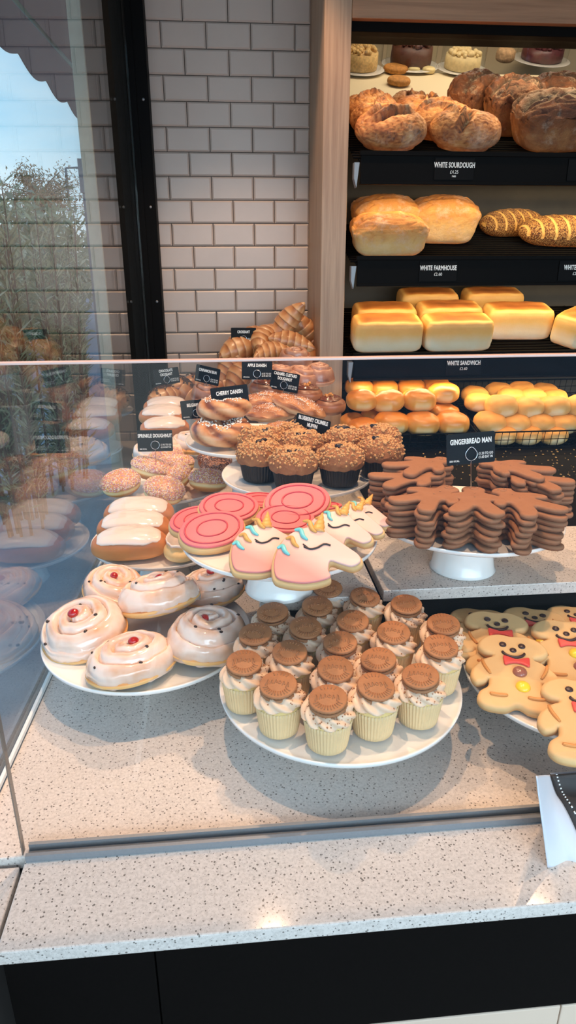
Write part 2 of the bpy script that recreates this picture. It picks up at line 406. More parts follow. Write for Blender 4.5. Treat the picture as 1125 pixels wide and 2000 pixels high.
ch = MB(); ch.box((-.263, .6525, .9202), (1.75, .6575, .9300)); ch.box((-.263, .6577, .9202), (1.75, .6695, .9215)); ch.box((-.263, .6697, .9202), (1.75, .6745, .9305))
tag(ch.out('glazing_channel', ALU, None, False), 'thin grey metal channel along the counter holding the glass screen', 'metal channel')
# glass screen
gs = tag(empty('glass_screen', (-.2, .662, .922)), 'clear glass sneeze screen standing in the metal channel', 'glass screen')
rel(boxo('pane', (-.267, .6595, .9222), (1.75, .6685, 1.521), GLASSF, bv=0), gs)
rel(boxo('top_edge', (-.267, .6593, 1.5211), (1.75, .6687, 1.5235), GEDGE, bv=.0008), gs)
rel(boxo('side_edge', (-.2685, .6593, .925), (-.2671, .6687, 1.5211), plain('brown_glass_edge', S(120, 104, 92), .3), bv=0), gs)
# shop window
def wquad(x_off0, x_off1, Y0, Y1, z0, z1, name, mat, parent=None, bv=0):
    return poly_slab(name, [(XW(Y0)+x_off0, Y0), (XW(Y0)+x_off1, Y0), (XW(Y1)+x_off1, Y1), (XW(Y1)+x_off0, Y1)], z0, z1, mat, parent, bv)
w1 = structure(wquad(-.006, 0, -1.2, 2.62, .90, 3.0, 'window_1', GLASS))
structure(wquad(.0005, .006, .70, 2.57, .921, .929, 'trim_2', SEAL, None, .001))
structure(wquad(-.03, .0, -1.2, 2.8, 0, .895, 'wall_left', plain('low_wall', S(90, 84, 80), .8, .1, 20)))
# black window post beside the tiles
wp = tag(empty('window_post', (XW(2.6), 2.6, 0)), 'tall black metal window post where the shop window meets the tiled wall', 'window frame')
rel(boxo('upright', (XW(2.62)+.0035, 2.582, .9), (XW(2.62)+.062, 2.6635, 3.0), BLACK, bv=.002), wp)
rel(boxo('glazing_bead', (XW(2.62)+.0035, 2.575, .9), (XW(2.62)+.024, 2.5815, 3.0), BLACK, bv=.001), wp)
for z_ in (1.05, 1.45, 1.76, 2.08, 2.5):
    b = MB(); b.add(*lathe([(0.0001, 0), (.0045, 0), (.004, .0015), (.0001, .002)], 16), M=Matrix.Translation((XW(2.6)+.045, 2.5818, z_)) @ Matrix.Rotation(pi/2, 4, 'X'))
    rel(b.out('screw', ALU), wp)

# ================================================================== BREAD UNIT
def build_unit():
    u = tag(empty('bread_display_cabinet', (1.0, 2.5, 0)), 'dark bread display cabinet with oak fascia beside the tiled wall', 'display cabinet')
    rel(boxo('fascia', (.4055, 2.33, 2.25), (2.0, 2.36, 2.98), WOODX, bv=.002), u)
    rel(boxo('header', (.4055, 2.362, 2.225), (2.0, 2.49, 2.34), BLACKM, bv=.002), u)
    rel(boxo('back_panel', (.41, 2.80, .6), (2.0, 2.82, 1.99), SLATE, bv=.002), u)
    rel(boxo('side_panel', (1.98, 2.34, .6), (2.0, 2.81, 2.24), BLACKM, bv=.002), u)
    rel(boxo('base', (.408, 1.30, .9205), (2.0, 2.79, 1.0), BLACKM, bv=.002), u)
    rel(boxo('plinth', (.41, 2.665, 0), (1.98, 2.80, .9), BLACKM, bv=0), u)
    c = MB()
    rr = random.Random(3)
    for i in range(500):
        r = rr.uniform(.0012, .004); c.add(*ball(r, 6, 4, (1, rr.uniform(.5, 1.2), .5)), M=Matrix.Translation((rr.uniform(.42, 1.5), rr.uniform(1.62, 2.10), 1.0008+r*.4)) @ Matrix.Rotation(rr.uniform(0, 6), 4, 'Z'))
    rel(c.out('crumbs', plain('bread_crumbs', S(176, 140, 84), .8, .4, 60), kind='stuff'), u)
build_unit()
SHEL = [(1.902, 22, 'top'), (1.603, 15, 'middle'), (1.297, 15, 'lowest')]
def deckz(i, Y): z, t, _ = SHEL[i]; return z-.012+math.tan(radians(t))*(Y-2.31)
for i, (z, tl, nm) in enumerate(SHEL):
    s = tag(empty('bread_shelf', (1.2, 2.3, z)), f'{nm} sloping black bread shelf of metal rods with a price rail', 'shelf', None)
    X0, X1 = .438, 1.95
    r = MB(); r.box((X0, 2.292, z-.085), (X1, 2.300, z)); r.box((X0-.004, 2.286, z-.012), (X1, 2.304, z+.001)); r.box((X0, 2.286, z-.092), (X1, 2.304, z-.083))
    bevel(rel(r.out('price_rail', BLACK, None, False), s), .001)
    br = MB(); br.add([(X0-.018, 2.30, z-.03), (X0-.018, 2.30, z-.075), (X0-.01, 2.30, z-.10), (X0-.002, 2.30, z-.03), (X0-.018, 2.33, z-.03), (X0-.018, 2.33, z-.075), (X0-.01, 2.33, z-.10), (X0-.002, 2.33, z-.03)],
       [(0, 1, 2, 3), (7, 6, 5, 4), (0, 4, 5, 1), (1, 5, 6, 2), (2, 6, 7, 3), (3, 7, 4, 0)])
    rel(br.out('end_bracket', ALU, None, False), s)
    d = MB(); Y = 2.312
    while Y < 2.79:
        zz = deckz(i, Y)-.004; d.add(*tube([(X0-.02, Y, zz), (X1, Y, zz)], .0035, 6)); Y += .024
    for xx in (.44, .9, 1.4, 1.9): d.add(*tube([(xx, 2.305, deckz(i, 2.305)-.012), (xx, 2.795, deckz(i, 2.795)-.012)], .005, 6))
    rel(d.out('rod_deck', BLACK), s)
    def strip(px, lines, Yp=2.2915, w=.095):
        p = at(px, 500, Y=2.3); x = p.x
        o = rel(boxo('price_label', (x-w/2, Yp-.002, z-.077), (x+w/2, Yp, z-.018), CARDM, bv=.0005), s)
        return x
    s['_'] = 0; del s['_']

# lettering ---------------------------------------------------------
def lettering(text, size, M, parent, xs=.62, off=.0, align='CENTER', name='lettering', mat=None):
    c = bpy.data.curves.new(name, 'FONT'); c.body = text; c.size = size; c.align_x = align; c.align_y = 'CENTER'; c.offset = off; c.extrude = .0002; c.space_character = 1.06
    c.resolution_u = 3
    t_ = bpy.data.objects.new(name, c); me = bpy.data.meshes.new_from_object(t_); me.name = name; bpy.data.objects.remove(t_)
    me.materials.clear(); me.materials.append(mat or CHALK); o = bpy.data.objects.new(name, me); COL.objects.link(o)
    o.parent = parent
    o.matrix_parent_inverse = Matrix.Identity(4); o.matrix_local = M @ Matrix.Diagonal((xs, 1, 1, 1)); return o
RX = Matrix.Rotation(pi/2, 4, 'X')
def shelf_label(si, pxc, py, title, price, small=None, w=.1):
    s = [o for o in bpy.data.objects if o.name.startswith('bread_shelf')][si]; z = SHEL[si][0]
    p = at(pxc, py, Y=2.286)
    lb = boxo('price_label', (-w/2, -.0012, -.031), (w/2, .0012, .031), LABELM, s, bv=.0004)
    lb.location = Vector((p.x, 2.2895, z-.047))-Vector(s.location)
    lettering(title, .0205, Matrix.Translation((0, -.0016, .010)) @ RX, lb, .62, .0005)
    lettering(price, .0135, Matrix.Translation((0, -.0016, -.009)) @ RX, lb, .85, 0)
    if small: lettering(small, .007, Matrix.Translation((0, -.0016, -.021)) @ RX, lb, .85, .0002)
shelf_label(0, 888, 330, 'WHITE SOURDOUGH', '£4.25', 'F400', .125)
shelf_label(0, 1143, 330, 'WHITE', 'FARM', None, .11)
shelf_label(1, 856, 532, 'WHITE FARMHOUSE', '£2.60', None, .125)
shelf_label(1, 1127, 532, 'WHITE SEEDED', '£2.80', None, .125)
shelf_label(2, 906, 715, 'WHITE SANDWICH', '£2.60', None, .125)

# ================================================================== CARDS
def card(loc, lines, p1, p2, kc, yaw=0, tilt=0, roll=0, stem=.05, label='', size=.0125, hook=0):
    """loc: where the wire enters the pastry"""
    t = tag(empty('price_card', loc), label, 'price card', 'small black price cards on wire holders')
    t.rotation_euler = (radians(tilt), radians(roll), radians(yaw))
    W, H = .087, .054; r = .006; pts = []
    for cx, cz, a0 in ((W/2-r, H/2-r, 0), (-W/2+r, H/2-r, 90), (-W/2+r, -H/2+r, 180), (W/2-r, -H/2+r, 270)):
        for k in range(5): a = radians(a0+k*22.5); pts.append((cx+r*.5*cos(a)+r*.5*(1 if cx > 0 else -1), cz+r*.5*sin(a)+r*.5*(1 if cz > 0 else -1)))
    k = len(pts); zc = stem+.014
    V = [(x, -.0005, z+zc) for x, z in pts]+[(x, .0005, z+zc) for x, z in pts]
    F = [tuple(range(k)), tuple(range(k, 2*k))[::-1]]+[(i, i+k, (i+1) % k+k, (i+1) % k) for i in range(k)]
    b = mesh('card', V, F, CARDM, t, None, False)
    n = len(lines)
    for i, l in enumerate(lines):
        lettering(l, size, Matrix.Translation((0, -.0012, zc+.0125-(i-(n-1)/2)*.0125+(0 if n == 1 else .0005))) @ RX, b, .62, .0004)
    lettering(p1+'\n'+p2, .0062, Matrix.Translation((.0135, -.0012, zc-.0135)) @ RX, b, .70, .00005, 'LEFT')
    lettering(kc, .0042, Matrix.Translation((-.030, -.0012, zc-.0205)) @ RX, b, .95, .0001, 'CENTER')
    rz = stem+.0035; rr = .0105
    ring = [(rr*sin(a), -.0028, rz+rr*cos(a)*(1+(.25*(cos(a) > .75)*(cos(a)-.75)*4 if hook else 0))) for a in [radians(x) for x in range(180, 525, 15)]]
    ring.append((0, -.0022, rz-rr*1.02)); ring.append((0, 0, rz-rr-.006)); ring.append((0, 0, -.012))
    mb = MB(); mb.add(*tube(ring, .0008, 6)); mb.out('wire_holder', WIRE, t)
    return t

# ================================================================== PLATES
def stand(name, c, Z, base, R=.166, label='', foot=.06, group='white ceramic cake stands'):
    t = tag(empty(name, (c[0], c[1], base)), label, 'cake stand', group); h = Z-base
    pr = [(.0001, h), (R*.93, h), (R*.975, h+.0015), (R-.001, h+.003), (R, h+.0015), (R-.001, h-.0035), (R*.96, h-.007), (R*.5, h-.010), (foot*.9, h-.011), (.0001, h-.011)]
    mb = MB(); mb.add(*lathe(pr[::-1], 128, False)); mb.out('plate', CERAMIC, t)
    fp = [(foot*.82, h-.0112), (foot*.80, h-.025), (foot*.86, h*.4), (foot*.95, .006), (foot, .0015), (foot*.98, .0), (foot*.9, .0)]
    mb = MB(); mb.add(*lathe(fp[::-1], 72, True)); mb.out('foot', CERAMIC, t)
    return t
CT = .9205; SL = 1.0705
# raised slabs
sR = tag(empty('raised_shelf', (.6, 1.3, .92)), 'raised speckled stone shelf on a black box under the gingerbread stand', 'display riser')
rel(boxo('stone_top', (.262, 1.032, 1.048), (1.05, 1.285, 1.07), STONE, bv=.0015), sR); rel(boxo('riser_box', (.275, 1.06, .9205), (1.04, 1.28, 1.0478), BLACKM, bv=.001), sR)
sLf = tag(empty('raised_shelf', (.15, 1.3, .92)), 'raised speckled stone shelf on a black box under the pink biscuit stand', 'display riser')
rel(boxo('stone_top', (.046, 1.016, 1.048), (.250, 1.49, 1.07), STONE, bv=.0015), sLf); rel(boxo('riser_box', (.058, 1.04, .9205), (.242, 1.48, 1.0478), BLACKM, bv=.001), sLf)

STD = {}
def ST(k, c, Z, base, R, label, foot=.06): STD[k] = (c, Z, R); stand('cake_stand', c, Z, base, R, label, foot)
ST('cup', (.160, .873), 1.0, CT, .184, 'white cake stand under the biscuit topped cupcakes')
ST('cherry', (-.147, 1.05), 1.0, CT, .178, 'white cake stand under the glazed cherry buns')
ST('bear', (.538, .862), 1.0, CT, .178, 'white cake stand under the bear biscuits')
ST('bun', (-.152, 1.44), 1.01, CT, .158, 'white cake stand under the iced finger buns')
ST('spr', (-.153, 1.74), 1.04, CT, .145, 'white cake stand under the sprinkle doughnuts')
ST('pink', (.083, 1.058), 1.17, SL, .165, 'white cake stand under the pink and unicorn biscuits')
ST('ginger', (.428, 1.111), 1.17, SL, .167, 'white cake stand under the gingerbread men')
ST('muffin', (.150, 1.40), 1.17, SL, .163, 'white cake stand under the blueberry crumble muffins')

# ================================================================== PASTRY KINDS
# --- coiled buns
def coil_z(r, t, R, H, pitch, seed, ridge=.24):
    q = min(1, r/R); base = H*(1-q**3.2)**.42 if q < 1 else 0
    ph = r/pitch-t/(2*pi)+.12*nn(cos(t)*2, sin(t)*2, seed)
    g = abs(((ph % 1)-.5))*2            # 1 at the seam between two turns of dough
    return base+H*ridge*(1-g**3)*(1-q**6)-H*.22*g**6*(q > .12)*(1-q**4)+H*.05*nn(r*60*cos(t), r*60*sin(t), seed*3.1), g
def bun_mesh(R, H, pitch, seed, oval=1.0):
    def rr(t): return 1+.05*sin(2*t+seed)+.05*nn(cos(t)*1.5, sin(t)*1.5, seed+9)
    def fn(u, v):
        t = u*2*pi; k = rr(t)
        if v < .8:
            q = (v/.8); r = R*q**.8
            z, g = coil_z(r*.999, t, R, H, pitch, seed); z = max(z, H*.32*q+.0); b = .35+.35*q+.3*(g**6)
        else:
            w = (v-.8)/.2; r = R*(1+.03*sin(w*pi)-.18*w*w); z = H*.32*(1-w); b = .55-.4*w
        return (r*k*cos(t)*oval, r*k*sin(t), z, b)
    return grid(80, 34, fn, True, False), rr
def belgian(name, seed, R=.064, H=.038, icm=None):
    p = proto(name, 'bun'); (V, F, B), rr = bun_mesh(R, H, .021, seed, 1.06)
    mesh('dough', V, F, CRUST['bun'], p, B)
    def fi(u, v):
        t = u*2*pi; k = rr(t); e = .985+.05*nn(cos(t)*2.2, sin(t)*2.2, seed+30)+.035*nn(cos(t)*6, sin(t)*6, seed+40)
        q = v*e if v < .93 else e; r = R*min(q, .985)**.8*.999 if q < 1 else R
        z, g = coil_z(r, t, R, H, .021, seed); z = max(z, H*.32*q)-max(0, q-.93)*H*1.6*(1+.8*nn(cos(t)*4, sin(t)*4, seed)); th = .0024 if v < .93 else -.001
        r2 = r*(1.0+.035*max(0, min(1, (v-.7)/.2))-(.015 if v >= .93 else 0))
        return (r2*k*cos(t)*1.06, r2*k*sin(t), z+th-(.001 if v > .85 else 0)-.0008*(1-g), .05+.75*(1-g)*(.9-.6*q))
    V, F, B = grid(88, 40, fi); mesh('icing', V, F, icm or ICE, p, B)
    rnd = random.Random(seed)
    a = rnd.uniform(0, 6); z, g = coil_z(.008, a, R, H, .021, seed)
    V, F, B = ball(.0085, 14, 9, (1, .9, .72)); c = mesh('cherry', V, F, CHERRY, p, B); c.location = (.007*cos(a), .007*sin(a)+.004, z+.006)
    for i in range(8):
        t = rnd.uniform(0, 2*pi); q = rnd.uniform(.35, .93); r = R*q**.8
        z, g = coil_z(r, t, R, H, .021, seed); V, F, B = ball(.0032, 8, 5, (1, .75, .6))
        c = mesh('currant', V, F, CURR, p, B); k = rr(t); c.location = (r*k*cos(t)*1.06, r*k*sin(t), max(z, H*.32*q)+.0022); c.rotation_euler = (0, 0, rnd.uniform(0, 3))
    return p
B1 = belgian('belgian_bun', 1.3); B2 = belgian('belgian_bun', 4.1); B3 = belgian('belgian_bun', 8.6, .066, .046)
BG = 'glazed cherry buns on the left front stand'
Zc = 1.0035
for pr_, (x, y), z, rot, s, lab in [
    (B1, (258, 1288), Zc+.018, (4, 3, 200), 1.03, 'glazed cherry bun nearest the front edge of its stand'),
    (B2, (168, 1226), Zc+.022, (6, -14, 20), 1.12, 'wide glazed cherry bun at the far left, beside the window glass'),
    (B3, (404, 1246), Zc+.022, (5, 4, 75), 1.04, 'tall glazed cherry bun beside the cupcakes'),
    (B3, (312, 1168), Zc+.046, (13, 2, 210), 1.0, 'glazed cherry bun resting on top of the other buns'),
    (B1, (222, 1146), Zc+.020, (8, -6, 100), .98, 'glazed cherry bun at the back left, half hidden by the top bun'),
    (B2, (412, 1148), Zc+.020, (2, 6, 150), 1.0, 'glazed cherry bun in shade under the edge of the pink biscuit stand')]:
    c = at(x, y, Z=z); put(pr_, (c.x, c.y, z-.018), rot, s, lab, BG)

# --- cupcakes
def cupcake(name, seed):
    p = proto(name, 'cupcake'); hb = .044
    rf = lambda t, r, z: 1+.028*cos(t*44)*min(1, z/.006)
    pr = [(.0001, 0), (.0255, 0), (.0268, .001)]+[(.0268+(.0325-.0268)*k/6, .001+(hb-.001)*k/6) for k in range(1, 7)]+[(.0318, hb)]
    V, F, B = lathe(pr, 176, False, rf); mesh('paper_case', V, F, CASE, p, B)
    pr = [(.0310, hb-.006), (.0318, hb-.001), (.0318, hb+.003), (.029, hb+.008), (.02, hb+.010), (.0001, hb+.010)]
    V, F, B = lathe(pr, 48, False); mesh('sponge', V, F, SPONGE, p, B)
    def ff(u, v):   # piped rosette: two turns of ridged cream
        t = u*2*pi; turn = v*1.0
        a = v*pi*.96
        R = .0175+.0008*sin(t+seed); sec = .0180*(1+.15*cos((t*9+a*5)+seed)+.05*nn(cos(t)*3, sin(t)*3, seed+v*4))
        return ((R+sec*cos(a-.35)*.95)*cos(t), (R+sec*cos(a-.35)*.95)*sin(t), hb+.006+max(-.002, sec*sin(a-.35)*.72)+.0025*sin(t+seed), 0)
    V, F, B = grid(96, 22, ff, True, False, False, True); mesh('buttercream', V, F, CREAM, p, B)
    bs = empty('sandwich_biscuit'); bs.parent = p; bs.location = (0, -.001, hb+.0185); bs.rotation_euler = (radians(9+seed), radians(seed*1.5-3), 0)
    def bi(z0):
        pr = [(.0001, z0), (.0235, z0), (.025, z0+.001), (.0256, z0+.0026), (.025, z0+.0042), (.0238, z0+.0050), (.0001, z0+.0052)]
        return lathe(pr, 60, False, lambda t, r, z: 1+(.012*cos(t*30) if r > .024 else 0))
    mb = MB(); mb.add(*bi(.0068))
    # pressed relief: rays round the lower rim, a line of strokes across the middle
    for k in range(11):
        a = radians(-150+12*k); c_ = Vector((cos(a), sin(a), 0)); mb.add(*tube([c_*.0145+Vector((0, 0, .0121)), c_*.0215+Vector((0, 0, .0121))], .0009, 5))
    for k in range(5):
        a = radians(60+15*k); c_ = Vector((cos(a), sin(a), 0)); mb.add(*tube([c_*.016+Vector((0, 0, .0121)), c_*.021+Vector((0, 0, .0121))], .0008, 5))
    rnd = random.Random(5)
    xx = -.0165
    for k in range(6):
        h = (.0055, .004, .0036, .0038, .0036, .005)[k]; y0 = -.001-.004*abs(k-2.5)/2.5+.0045
        pts = [(xx, y0-h, .0121), (xx+.0008, y0+h, .0122), (xx+.0026, y0+h*.5, .0122), (xx+.0030, y0-h*.6, .0122)] if k != 3 else [(xx+.0015+.002*cos(q), y0+h*.7*sin(q), .0122) for q in [i*pi/4 for i in range(9)]]
        mb.add(*tube(pts, .0008, 5)); xx += .0056
    o = mb.out('top_biscuit', BISC, bs); V, F, B = bi(0); mesh('bottom_biscuit', V, F, BISC, bs, B)
    V, F, B = lathe([(.0001, .005), (.0232, .005), (.0238, .006), (.0232, .0072), (.0001, .0072)], 48, False); mesh('chocolate_filling', V, F, CHOC, bs, B)
    mb = MB(); rnd = random.Random(seed*11)
    for k in range(70):
        a = rnd.gauss(4.9+seed, 1.0); u_ = (a % (2*pi))/(2*pi); x, y, z, _ = ff(u_, rnd.uniform(.12, .62)); r = rnd.uniform(.0007, .0016)
        mb.add(*ball(r, 5, 3, (1, .8, .8)), M=Matrix.Translation((x, y, z+.0004)) @ Matrix.Rotation(rnd.uniform(0, 6), 4, 'Z'))
    mb.out('biscuit_crumbs', BISC, p, kind='stuff'); return p
CUPS = [cupcake('cupcake', s) for s in (0, 1.7, 3.1)]
cc = [(498, 550), (280, 487), (703, 495), (905, 450), (128, 390), (528, 418), (720, 377), (990, 320), (330, 345), (550, 303), (180, 265), (785, 258), (1003, 222), (395, 237), (605, 207), (255, 170), (448, 142), (655, 103), (840, 135), (495, 65)]
cl = ['nearest the viewer, at the front rim of the stand', 'second along the left front rim', 'right of the front one, with a dark top biscuit', 'at the right front rim of the stand', 'at the far left rim of the stand',
 'in the middle, straight behind the front one', 'behind the two right front ones, in the middle', 'second up the right rim of the stand', 'in the middle left, behind the second one of the left rim', 'in the very centre of the stand',
 'on the left rim beside the tall cherry bun', 'right of centre, in front of the two back right ones', 'at the right rim beside the bear biscuits', 'left of centre in the third row from the back', 'just behind the centre of the stand',
 'at the back left rim with a wide cream collar', 'left one of the pair below the rearmost', 'right of the rearmost, under the raised stone shelf', 'at the back right, apart from the others', 'rearmost of all, in the shade of the pink biscuit stand']
for i, (zx, zy) in enumerate(cc):
    c = at(420+zx/2.25, 1120+zy/2.25, Z=1.0+.074); put(CUPS[i % 3], (c.x, c.y, 1.0032), (0, 0, (random.uniform(-25, 25))), 1.0, 'biscuit topped cupcake '+cl[i], 'biscuit topped cupcakes on the front stand')

# --- flat biscuits
def mirror(P): return P+[(-x, y) for x, y in P[::-1] if abs(x) > 1e-6]
GM = mirror([(0, .062), (.013, .060), (.020, .050), (.0175, .038), (.021, .030), (.038, .020), (.050, .005), (.050, -.006), (.041, -.011), (.028, -.004), (.0265, -.014), (.037, -.040), (.045, -.056), (.040, -.067), (.026, -.070), (.012, -.058), (0, -.034)])
def gingerman(name, var):
    p = proto(name, 'biscuit'); k = random.Random(var)
    out = [(x*(1+k.uniform(-.03, .03)), y*(1+k.uniform(-.02, .02))) for x, y in GM]
    V, F, B = cookie(out, .0092, .0040, 4, 0, .0004, 4); mb = MB(); mb.add(V, F, B); mb.out('body', CRUST['ginger'], p)
    mb = MB()
    for x in (-.006, .006): mb.add(*tube([(x-.0015, .052, .0097), (x+.0015, .0525, .0097)], .0011, 6))
    mb.add(*tube([(.0075*cos(a), .050+.0075*sin(a), .0097) for a in [radians(q) for q in range(210, 331, 20)]], .0007, 5))
    mb.out('pressed_face', CRUST['ginger'], p)
    for y in (.022, .004): V, F, B = ball(.0016, 8, 4, (1, 1, .4)); o = mesh('pressed_button', V, F, CRUST['ginger'], p, B); o.location = (0, y, .0097)
    return p
GMs = [gingerman('gingerbread_man', i) for i in range(3)]
ordn = ['topmost', 'second from the top', 'third from the top', 'fourth from the top', 'fifth from the top', 'sixth from the top', 'seventh from the top', 'eighth from the top', 'ninth from the top', 'tenth from the top']
GG = 'gingerbread men in stacks on the right stand'
# head px, feet px (on top of the stack), layers, which stack
GST = [((926, 962), (934, 1030), 7, 'of the front centre stack, feet towards the viewer'),
       ((878, 950), (782, 990), 7, 'of the left front stack, feet pointing left'),
       ((978, 952), (1068, 1000), 7, 'of the right front stack, feet pointing right'),
       ((858, 922), (748, 935), 7, 'of the far left stack beside the muffins'),
       ((985, 918), (1095, 942), 7, 'of the far right stack at the frame edge'),
       ((858, 898), (800, 908), 8, 'of the back left stack under the price card'),
       ((952, 900), (1050, 918), 8, 'of the back right stack behind the others')]
GT = 1.1735
for si, (h, f, n, wh) in enumerate(GST):
    zt = GT+n*.0098
    a = at(*h, Z=zt); b = at(*f, Z=zt); cc_ = (a+b)/2; ang = atan2((a-b).y, (a-b).x)-pi/2
    # stand every stack on the plate: keep its middle within the rim
    d = Vector((cc_.x-.428, cc_.y-1.111)); L_ = d.length
    lim = .118 if si else .100
    if L_ > lim: d *= lim/L_
    for k in range(n):
        rs = random.Random(si*20+k)
        put(GMs[(k+si) % 3], (.428+d.x+rs.uniform(-.003, .003), 1.111+d.y+rs.uniform(-.003, .003), GT+.0002+(n-1-k)*.0098+(.0*si)), (rs.uniform(-.6, .6), rs.uniform(-.6, .6), math.degrees(ang)+rs.uniform(-4, 4)), .98, 'gingerbread man '+ordn[k]+' '+wh, GG)

BO = mirror([(x, y*1.12) for x, y in [(0, .058), (.018, .060), (.034, .055), (.045, .045), (.048, .033), (.040, .024), (.028, .019), (.040, .012), (.055, -.004), (.059, -.020), (.052, -.031), (.040, -.028), (.035, -.022), (.037, -.034), (.048, -.044), (.051, -.058), (.040, -.068), (.016, -.069), (0, -.061)]])
def bear(name, seed, btn):
    p = proto(name, 'biscuit'); T = .0145
    V, F, B = cookie(BO, .014, .0055, 5, 0, .001, 5); mesh('body', V, F, CRUST['bear'], p, B)
    def dot(nm, x, y, r, mt, sq=(1, 1, .45), z=T): V, F, B = ball(r, 14, 8, sq); o = mesh(nm, V, F, mt, p, B); o.location = (x, y, z); return o
    dot('eye', -.0135, .043, .0052, BROWNP); dot('eye', .0125, .043, .0052, BROWNP); dot('nose', 0, .033, .0048, BROWNP)
    mb = MB(); mb.add(*tube([(.0165*cos(radians(a)), .034+.0155*sin(radians(a)), T+.0006) for a in range(205, 336, 10)], .0020, 8)); mb.out('smile', BROWNP, p)
    bw = [(0, .0035), (.008, .006), (.017, .0085), (.0175, 0), (.016, -.0085), (.008, -.005), (0, -.0035), (-.008, -.005), (-.016, -.0085), (-.0175, 0), (-.017, .0085), (-.008, .006)]
    V, F, B = cookie(bw, .0035, .0014, 3, 0, .0005, 3); o = mesh('bow_tie', V, F, REDP, p, B); o.location = (.003, .010, T-.0005)
    dot('button', .006, -.009, .0098, BTNB if btn else BTNY, (1, 1, .6)); dot('button', .008, -.036, .0098, BTNY if btn else BTNB, (1, 1, .6))
    for sx in (-1, 1):
        mb = MB(); mb.add(*tube([(sx*(.033+.010*sin(q)), -.018+.0135*q*1.3, T+.0004) for q in [i*.25 for i in range(7)][::-1]], [.0016, .0022, .0024, .0024, .0024, .0022, .0016], 7)); mb.out('paw_line', ORANGEP, p)
        mb = MB(); mb.add(*tube([(sx*.024+.011*cos(a), -.054-.002*sin(a), T+.0004) for a in [i*pi/6 for i in range(7)]], [.0016, .0022, .0024, .0024, .0024, .0022, .0016], 7)); mb.out('foot_line', ORANGEP, p)
    return p
BR = [bear('bear_biscuit', 0, True), bear('bear_biscuit', 1, False)]
# head-top and feet pixels on the plate, lean
for i, (h, f, z, lean, lab) in enumerate([
    ((992, 1250), (1016, 1392), .001, 11, 'bear biscuit at the front left, whole and facing the viewer'),
    ((1090, 1222), (1135, 1345), .001, 10, 'bear biscuit right of the front one, its yellow button above a brown one'),
    ((963, 1207), (985, 1310), .002, 8, 'bear biscuit directly behind the front left one'),
    ((935, 1192), (950, 1275), .001, 1, 'bear biscuit at the back left beside the cupcakes'),
    ((1042, 1190), (1050, 1275), .001, 1, 'bear biscuit at the middle of the back row with a red bow'),
    ((1118, 1186), (1150, 1262), .001, 1, 'bear biscuit at the back right, cut by the frame edge'),
    ((1122, 1340), (1165, 1480), .002, 7, 'bear biscuit at the lower right rim, half out of frame')]):
    z0 = 1.0036+z; a = at(*h, Z=z0+.014); b = at(*f, Z=z0+.014); c = (a+b)/2; ang = math.degrees(atan2((a-b).y, (a-b).x))-90; L_ = (a-b).length/.129
    M = Matrix.Rotation(radians(ang), 4, 'Z') @ Matrix.Rotation(radians(lean), 4, 'X')
    put(BR[1 if i == 1 else 0], (c.x, c.y, z0+.13*.5*sin(radians(lean))*.95), M, min(1.1, max(.8, L_)), lab, 'bear biscuits on the right stand')

# plain pink iced biscuits (ovals with a piped rim)
OV = [(.052*cos(a)*(1+.05*sin(a*2)), .043*sin(a)) for a in [i*2*pi/14 for i in range(14)]]
pk = proto('pink_iced_biscuit', 'biscuit')
V, F, B = cookie(OV, .012, .004, 4); mesh('biscuit', V, F, CRUST['bear'], pk, B)
V, F, B = cookie([(x*.95, y*.94) for x, y in OV], .0045, .0018, 4, .0114, .0004); mesh('icing', V, F, PINKI, pk, B)
mb = MB(); mb.add(*tube([(x*.80, y*.78, .0162) for x, y in [tuple(v)[:2] for v in spline([(x, y, 0) for x, y in OV], 4)]], .0014, 6, True)); mb.out('piped_rim', PINKD, pk)
mb = MB(); mb.add(*tube([(x*.45, y*.42, .0162) for x, y in [tuple(v)[:2] for v in spline([(x, y, 0) for x, y in OV], 3)]], .0013, 6, True)); mb.out('piped_ring', PINKD, pk)
Zp = 1.1738
for (x, y), z, rot, s, lab in [
    ((414, 1032), .010, (15, -5, 25), 1.12, 'pink iced biscuit at the left front rim of the stand'),
    ((385, 1012), .003, (12, -5, 20), .98, 'pink iced biscuit under the left front one'),
    ((446, 988), .012, (15, 3, 10), 1.08, 'pink iced biscuit at the back left of the stand'),
    ((508, 975), .003, (4, 6, 30), .92, 'pink iced biscuit at the back, between the left and right piles'),
    ((580, 978), .020, (20, -3, 10), 1.2, 'large pink iced biscuit at the top of the back pile, before the muffins'),
    ((556, 1010), .009, (14, 3, 5), 1.02, 'pink iced biscuit in the centre of the stand above the unicorns'),
    ((622, 988), .004, (6, 10, 140), .9, 'pink iced biscuit peeping out at the back right behind the horns')]:
    c = at(x, y, Z=Zp+z+.014); put(pk, (c.x, c.y, Zp+z), rot, s, lab, 'pink iced biscuits on the raised stand')
# unicorn heads
UO = [(-.055, -.036), (-.056, -.008), (-.047, .020), (-.032, .038), (-.012, .047), (.008, .044), (.022, .031), (.042, .012), (.056, -.002), (.058, -.014), (.046, -.022), (.030, -.017), (.018, -.013), (.015, -.028), (.016, -.041), (-.014, -.050), (-.044, -.046)]
un = proto('unicorn_biscuit', 'biscuit')
V, F, B = cookie(UO, .012, .004, 4); mesh('biscuit', V, F, CRUST['bear'], un, B)
V, F, B = cookie([(x*.94, y*.93) for x, y in UO], .004, .0016, 4, .0115, .0004); mesh('icing', V, F, UNI, un, B)
mb = MB(); k = 22
def hf(u, v): r = .0092*(1-v)**.9*(1+.10*sin(v*26+u*6.28))+.0006; return (r*cos(u*2*pi), v*.036, r*.75*sin(u*2*pi), 0)
mb.add(*grid(14, 26, hf, True, False, True, True), M=Matrix.Translation((.002, .037, .0125)) @ Matrix.Rotation(radians(-12), 4, 'Z')); mb.out('horn', GOLD, un)
